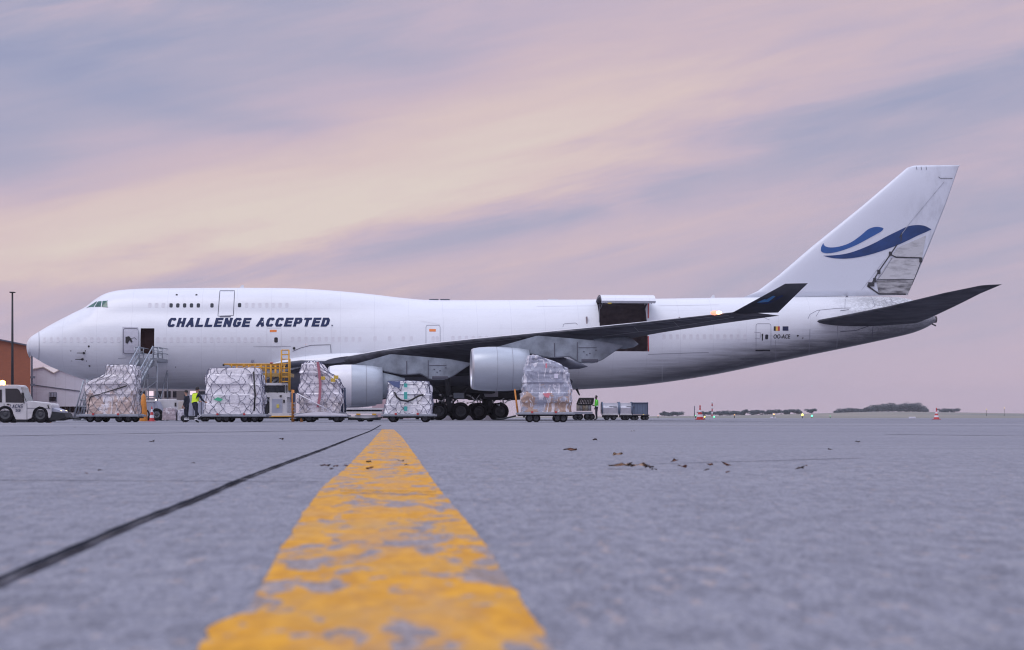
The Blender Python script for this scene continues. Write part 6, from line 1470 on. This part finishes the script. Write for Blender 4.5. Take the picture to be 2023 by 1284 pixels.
def tree(px, py_top, wpx, Y, seed, label):
    wpx *= 1.5
    x = PX(px, Y); zb = fieldz(x, Y); H = max(2.5, PZ(py_top, Y) - zb); rw = wpx / 2 / F * Y; rs = random.Random(seed)
    root = thing('tree', label, 'tree', (x, Y, zb), 0, 'distant trees on the horizon'); bm = bmesh.new()
    tube(bm, [(0, 0, 0), (.1, 0, H * .45)], .3, 6, r1=.12)
    for k in range(4): a = rs.uniform(0, 6.3); tube(bm, [(.05, 0, H * .35), (math.cos(a) * rw * .5, math.sin(a) * rw * .5, H * .65)], .12, 4, r1=.04)
    obj('trunk', bm, m_trunk, root)
    bm = bmesh.new(); nb = 8; H *= 1.15
    for k in range(nb): crown(bm, rs.uniform(-.75, .75) * rw, rs.uniform(-.5, .5) * rw, H * rs.uniform(.22, .78), rw * rs.uniform(.35, .6), H * rs.uniform(.2, .33), 130, rs, max(.3, H * .06))
    obj('crown', bm, m_leaf, root)
T_ = [(1312, 819, 12, 'low scrubby tree nearest the blue container'), (1322, 816, 16, 'rounded scrubby tree behind the first scrub'), (1338, 819, 20, 'flat low bush left of the tall cone'), (1393, 817, 18, 'small tree just right of the tall cone'), (1405, 813.5, 14, 'tree partly behind the banded mast'), (1422, 816, 22, 'wide low tree right of the banded mast'),
      (1441, 817, 20, 'low tree midway along the thin tree row'), (1458, 816, 16, 'low tree before the single round tree'), (1471, 810, 12, 'single round dark tree standing above its row'), (1490, 813, 20, 'tree at the left of the denser clump'), (1506, 809, 20, 'tallest tree of the denser clump'), (1524, 810, 22, 'broad tree in the middle of the denser clump'),
      (1543, 813, 22, 'tree right of the broad clump tree'), (1560, 816, 18, 'lower tree tapering down the clump'), (1574, 818, 14, 'last small tree of the clump'), (1604, 818, 16, 'little bush behind the green light'), (1860, 809, 18, 'tree just right of the wooded hill'), (1874, 811, 16, 'low tree second right of the wooded hill'), (1886, 813, 12, 'last bush right of the wooded hill')]
for i, (px, py, w, lab) in enumerate(T_): tree(px, py, w, 1150 if px < 1700 else 1400, 100 + i, lab)
bm = bmesh.new(); rs = random.Random(77); Y = 1420
tp = pchip([1648, 1660, 1680, 1700, 1730, 1755, 1780, 1810, 1822, 1832], [814, 808, 806, 806, 800, 796.5, 796, 795, 799, 811])
for px in np.arange(1652, 1832, 5.2):
    for row in range(2):
        yy_ = Y + row * 28; x = PX(px + rs.uniform(-2, 2), yy_); zb = fieldz(x, yy_); H = PZ(tp(px) + rs.uniform(-.6, 1.6), yy_) - zb; rw = rs.uniform(1.8, 4.0); H *= rs.uniform(.62, 1.14)
        crown(bm, x, yy_, zb + H * .74, rw, H * .28, 90, rs, .42); crown(bm, x, yy_, zb + H * .35, rw, H * .36, 60, rs, .7)
o = obj('wood', bm, m_leaf); o['kind'] = 'stuff'; o['label'] = 'far wooded hill of dark bluish trees on the horizon'; o['category'] = 'woodland'
# ground under the wood rises gently: covered by grass_field

hm = bpy.data.materials.new('thin_evening_haze'); hm.use_nodes = True; ht_ = hm.node_tree; ht_.nodes.clear(); vo = ht_.nodes.new('ShaderNodeVolumePrincipled'); mo = ht_.nodes.new('ShaderNodeOutputMaterial')
vo.inputs['Color'].default_value = (.86, .85, .95, 1); vo.inputs['Density'].default_value = HAZE; vo.inputs['Anisotropy'].default_value = .3; ht_.links.new(vo.outputs[0], mo.inputs['Volume'])
bm = bmesh.new(); box(bm, -1500, 1500, -120, 3100, -4, 40); o = obj('haze', bm, hm); o['kind'] = 'stuff'

# ------------------------------------------------------------------ litter on the asphalt
m_lf = [M('dry_leaf_brown', (.28, .13, .08), .8, 0, .3, 20), M('dry_leaf_dark', (.10, .06, .05), .8), M('dry_leaf_tan', (.62, .44, .31), .8), M('pale_paper', (.6, .57, .55), .8)]
def leaf(px, py, wpx, m, lab, seed):
    p = gray(px, py); rs = random.Random(seed); w = wpx * 1.35 / F * p.y / 2; bm = bmesh.new(); n = 8; c = bm.verts.new((0, 0, .004 + min(w * .5, .010))); ring = []
    for k in range(n): a = 2 * math.pi * k / n; r_ = w * rs.uniform(.65, 1.1); ring.append(bm.verts.new((math.cos(a) * r_, math.sin(a) * r_ * .8, rs.uniform(.002, min(w * .9, .03)))))
    for k in range(n): bm.faces.new((c, ring[k], ring[(k + 1) % n]))
    bmesh.ops.solidify(bm, geom=bm.faces[:], thickness=.0015)
    o = tag(obj('dry_leaf', bm, m, smooth=True), lab, 'leaf', 'dry leaves scattered on the asphalt'); o.location = p + Vector((0, 0, .005))
LV = [(642, 927, 18, 0, 'brown curled leaf left of the yellow line'), (655, 931, 8, 1, 'dark crumb of leaf just left of the yellow line'), (663, 926, 9, 0, 'small brown leaf touching the others left of the line'), (683, 925, 9, 0, 'brown leaf scrap at the left edge of the yellow line'), (729, 917, 10, 1, 'dark leaf lying on the yellow line, upper left one'), (731, 931, 12, 0, 'brown leaf lying on the yellow line, lower left one'),
      (790, 917, 14, 3, 'pale paper-like leaf on the yellow line'), (803, 923, 10, 1, 'dark leaf at the right edge of the yellow line'), (1228, 927, 44, 2, 'long tan leaf, widest piece of litter right of the line'), (1262, 927, 30, 2, 'tan leaf overlapping the widest one'), (1283, 929, 16, 1, 'dark leaf at the right end of the tan pair'), (1292, 933, 11, 1, 'dark leaf bit slightly nearer than the tan pair'), (1348, 929, 17, 0, 'brown leaf alone midway in the litter row'),
      (1396, 934, 11, 1, 'dark leaf under the upright brown one'), (1402, 924, 13, 0, 'upright brown leaf in the litter row'), (1437, 924, 18, 0, 'thin brown leaf right of the upright one'), (1437, 938, 9, 0, 'small brown leaf nearest the camera in the row'), (1579, 932, 17, 1, 'dark leaf alone at the right end of the row'), (1592, 924, 6, 0, 'tiny leaf behind the lone dark leaf'), (1332, 917, 16, 0, 'faint brown leaf further back in the litter row'), (1220, 904, 16, 2, 'tan leaf scrap further back'), (1127, 893, 26, 0, 'thin brown scrap far back right of the line'),
      (1174, 872, 9, 1, 'black scrap on the far asphalt right of the line'), (299, 875, 9, 1, 'black scrap on the far asphalt at left'), (555, 871, 9, 1, 'black scrap on the far asphalt left of the line'), (381, 919, 7, 1, 'dark leaf bit above the dark joint'), (198, 934, 8, 1, 'dark leaf bit at far left'), (170, 940, 6, 0, 'brown crumb beside the far left dark bit'), (148, 845, 4, 1, 'small dark lump on the apron behind the tug'), (1640, 892, 9, 1, 'dark scrap far back at right'), (1695, 876, 8, 1, 'dark scrap further right on the far asphalt'), (1250, 853, 8, 3, 'white paper scrap far off right of the line')]
for i, (px, py, w, m, lab) in enumerate(LV): leaf(px, py, w, m_lf[m], lab, i)
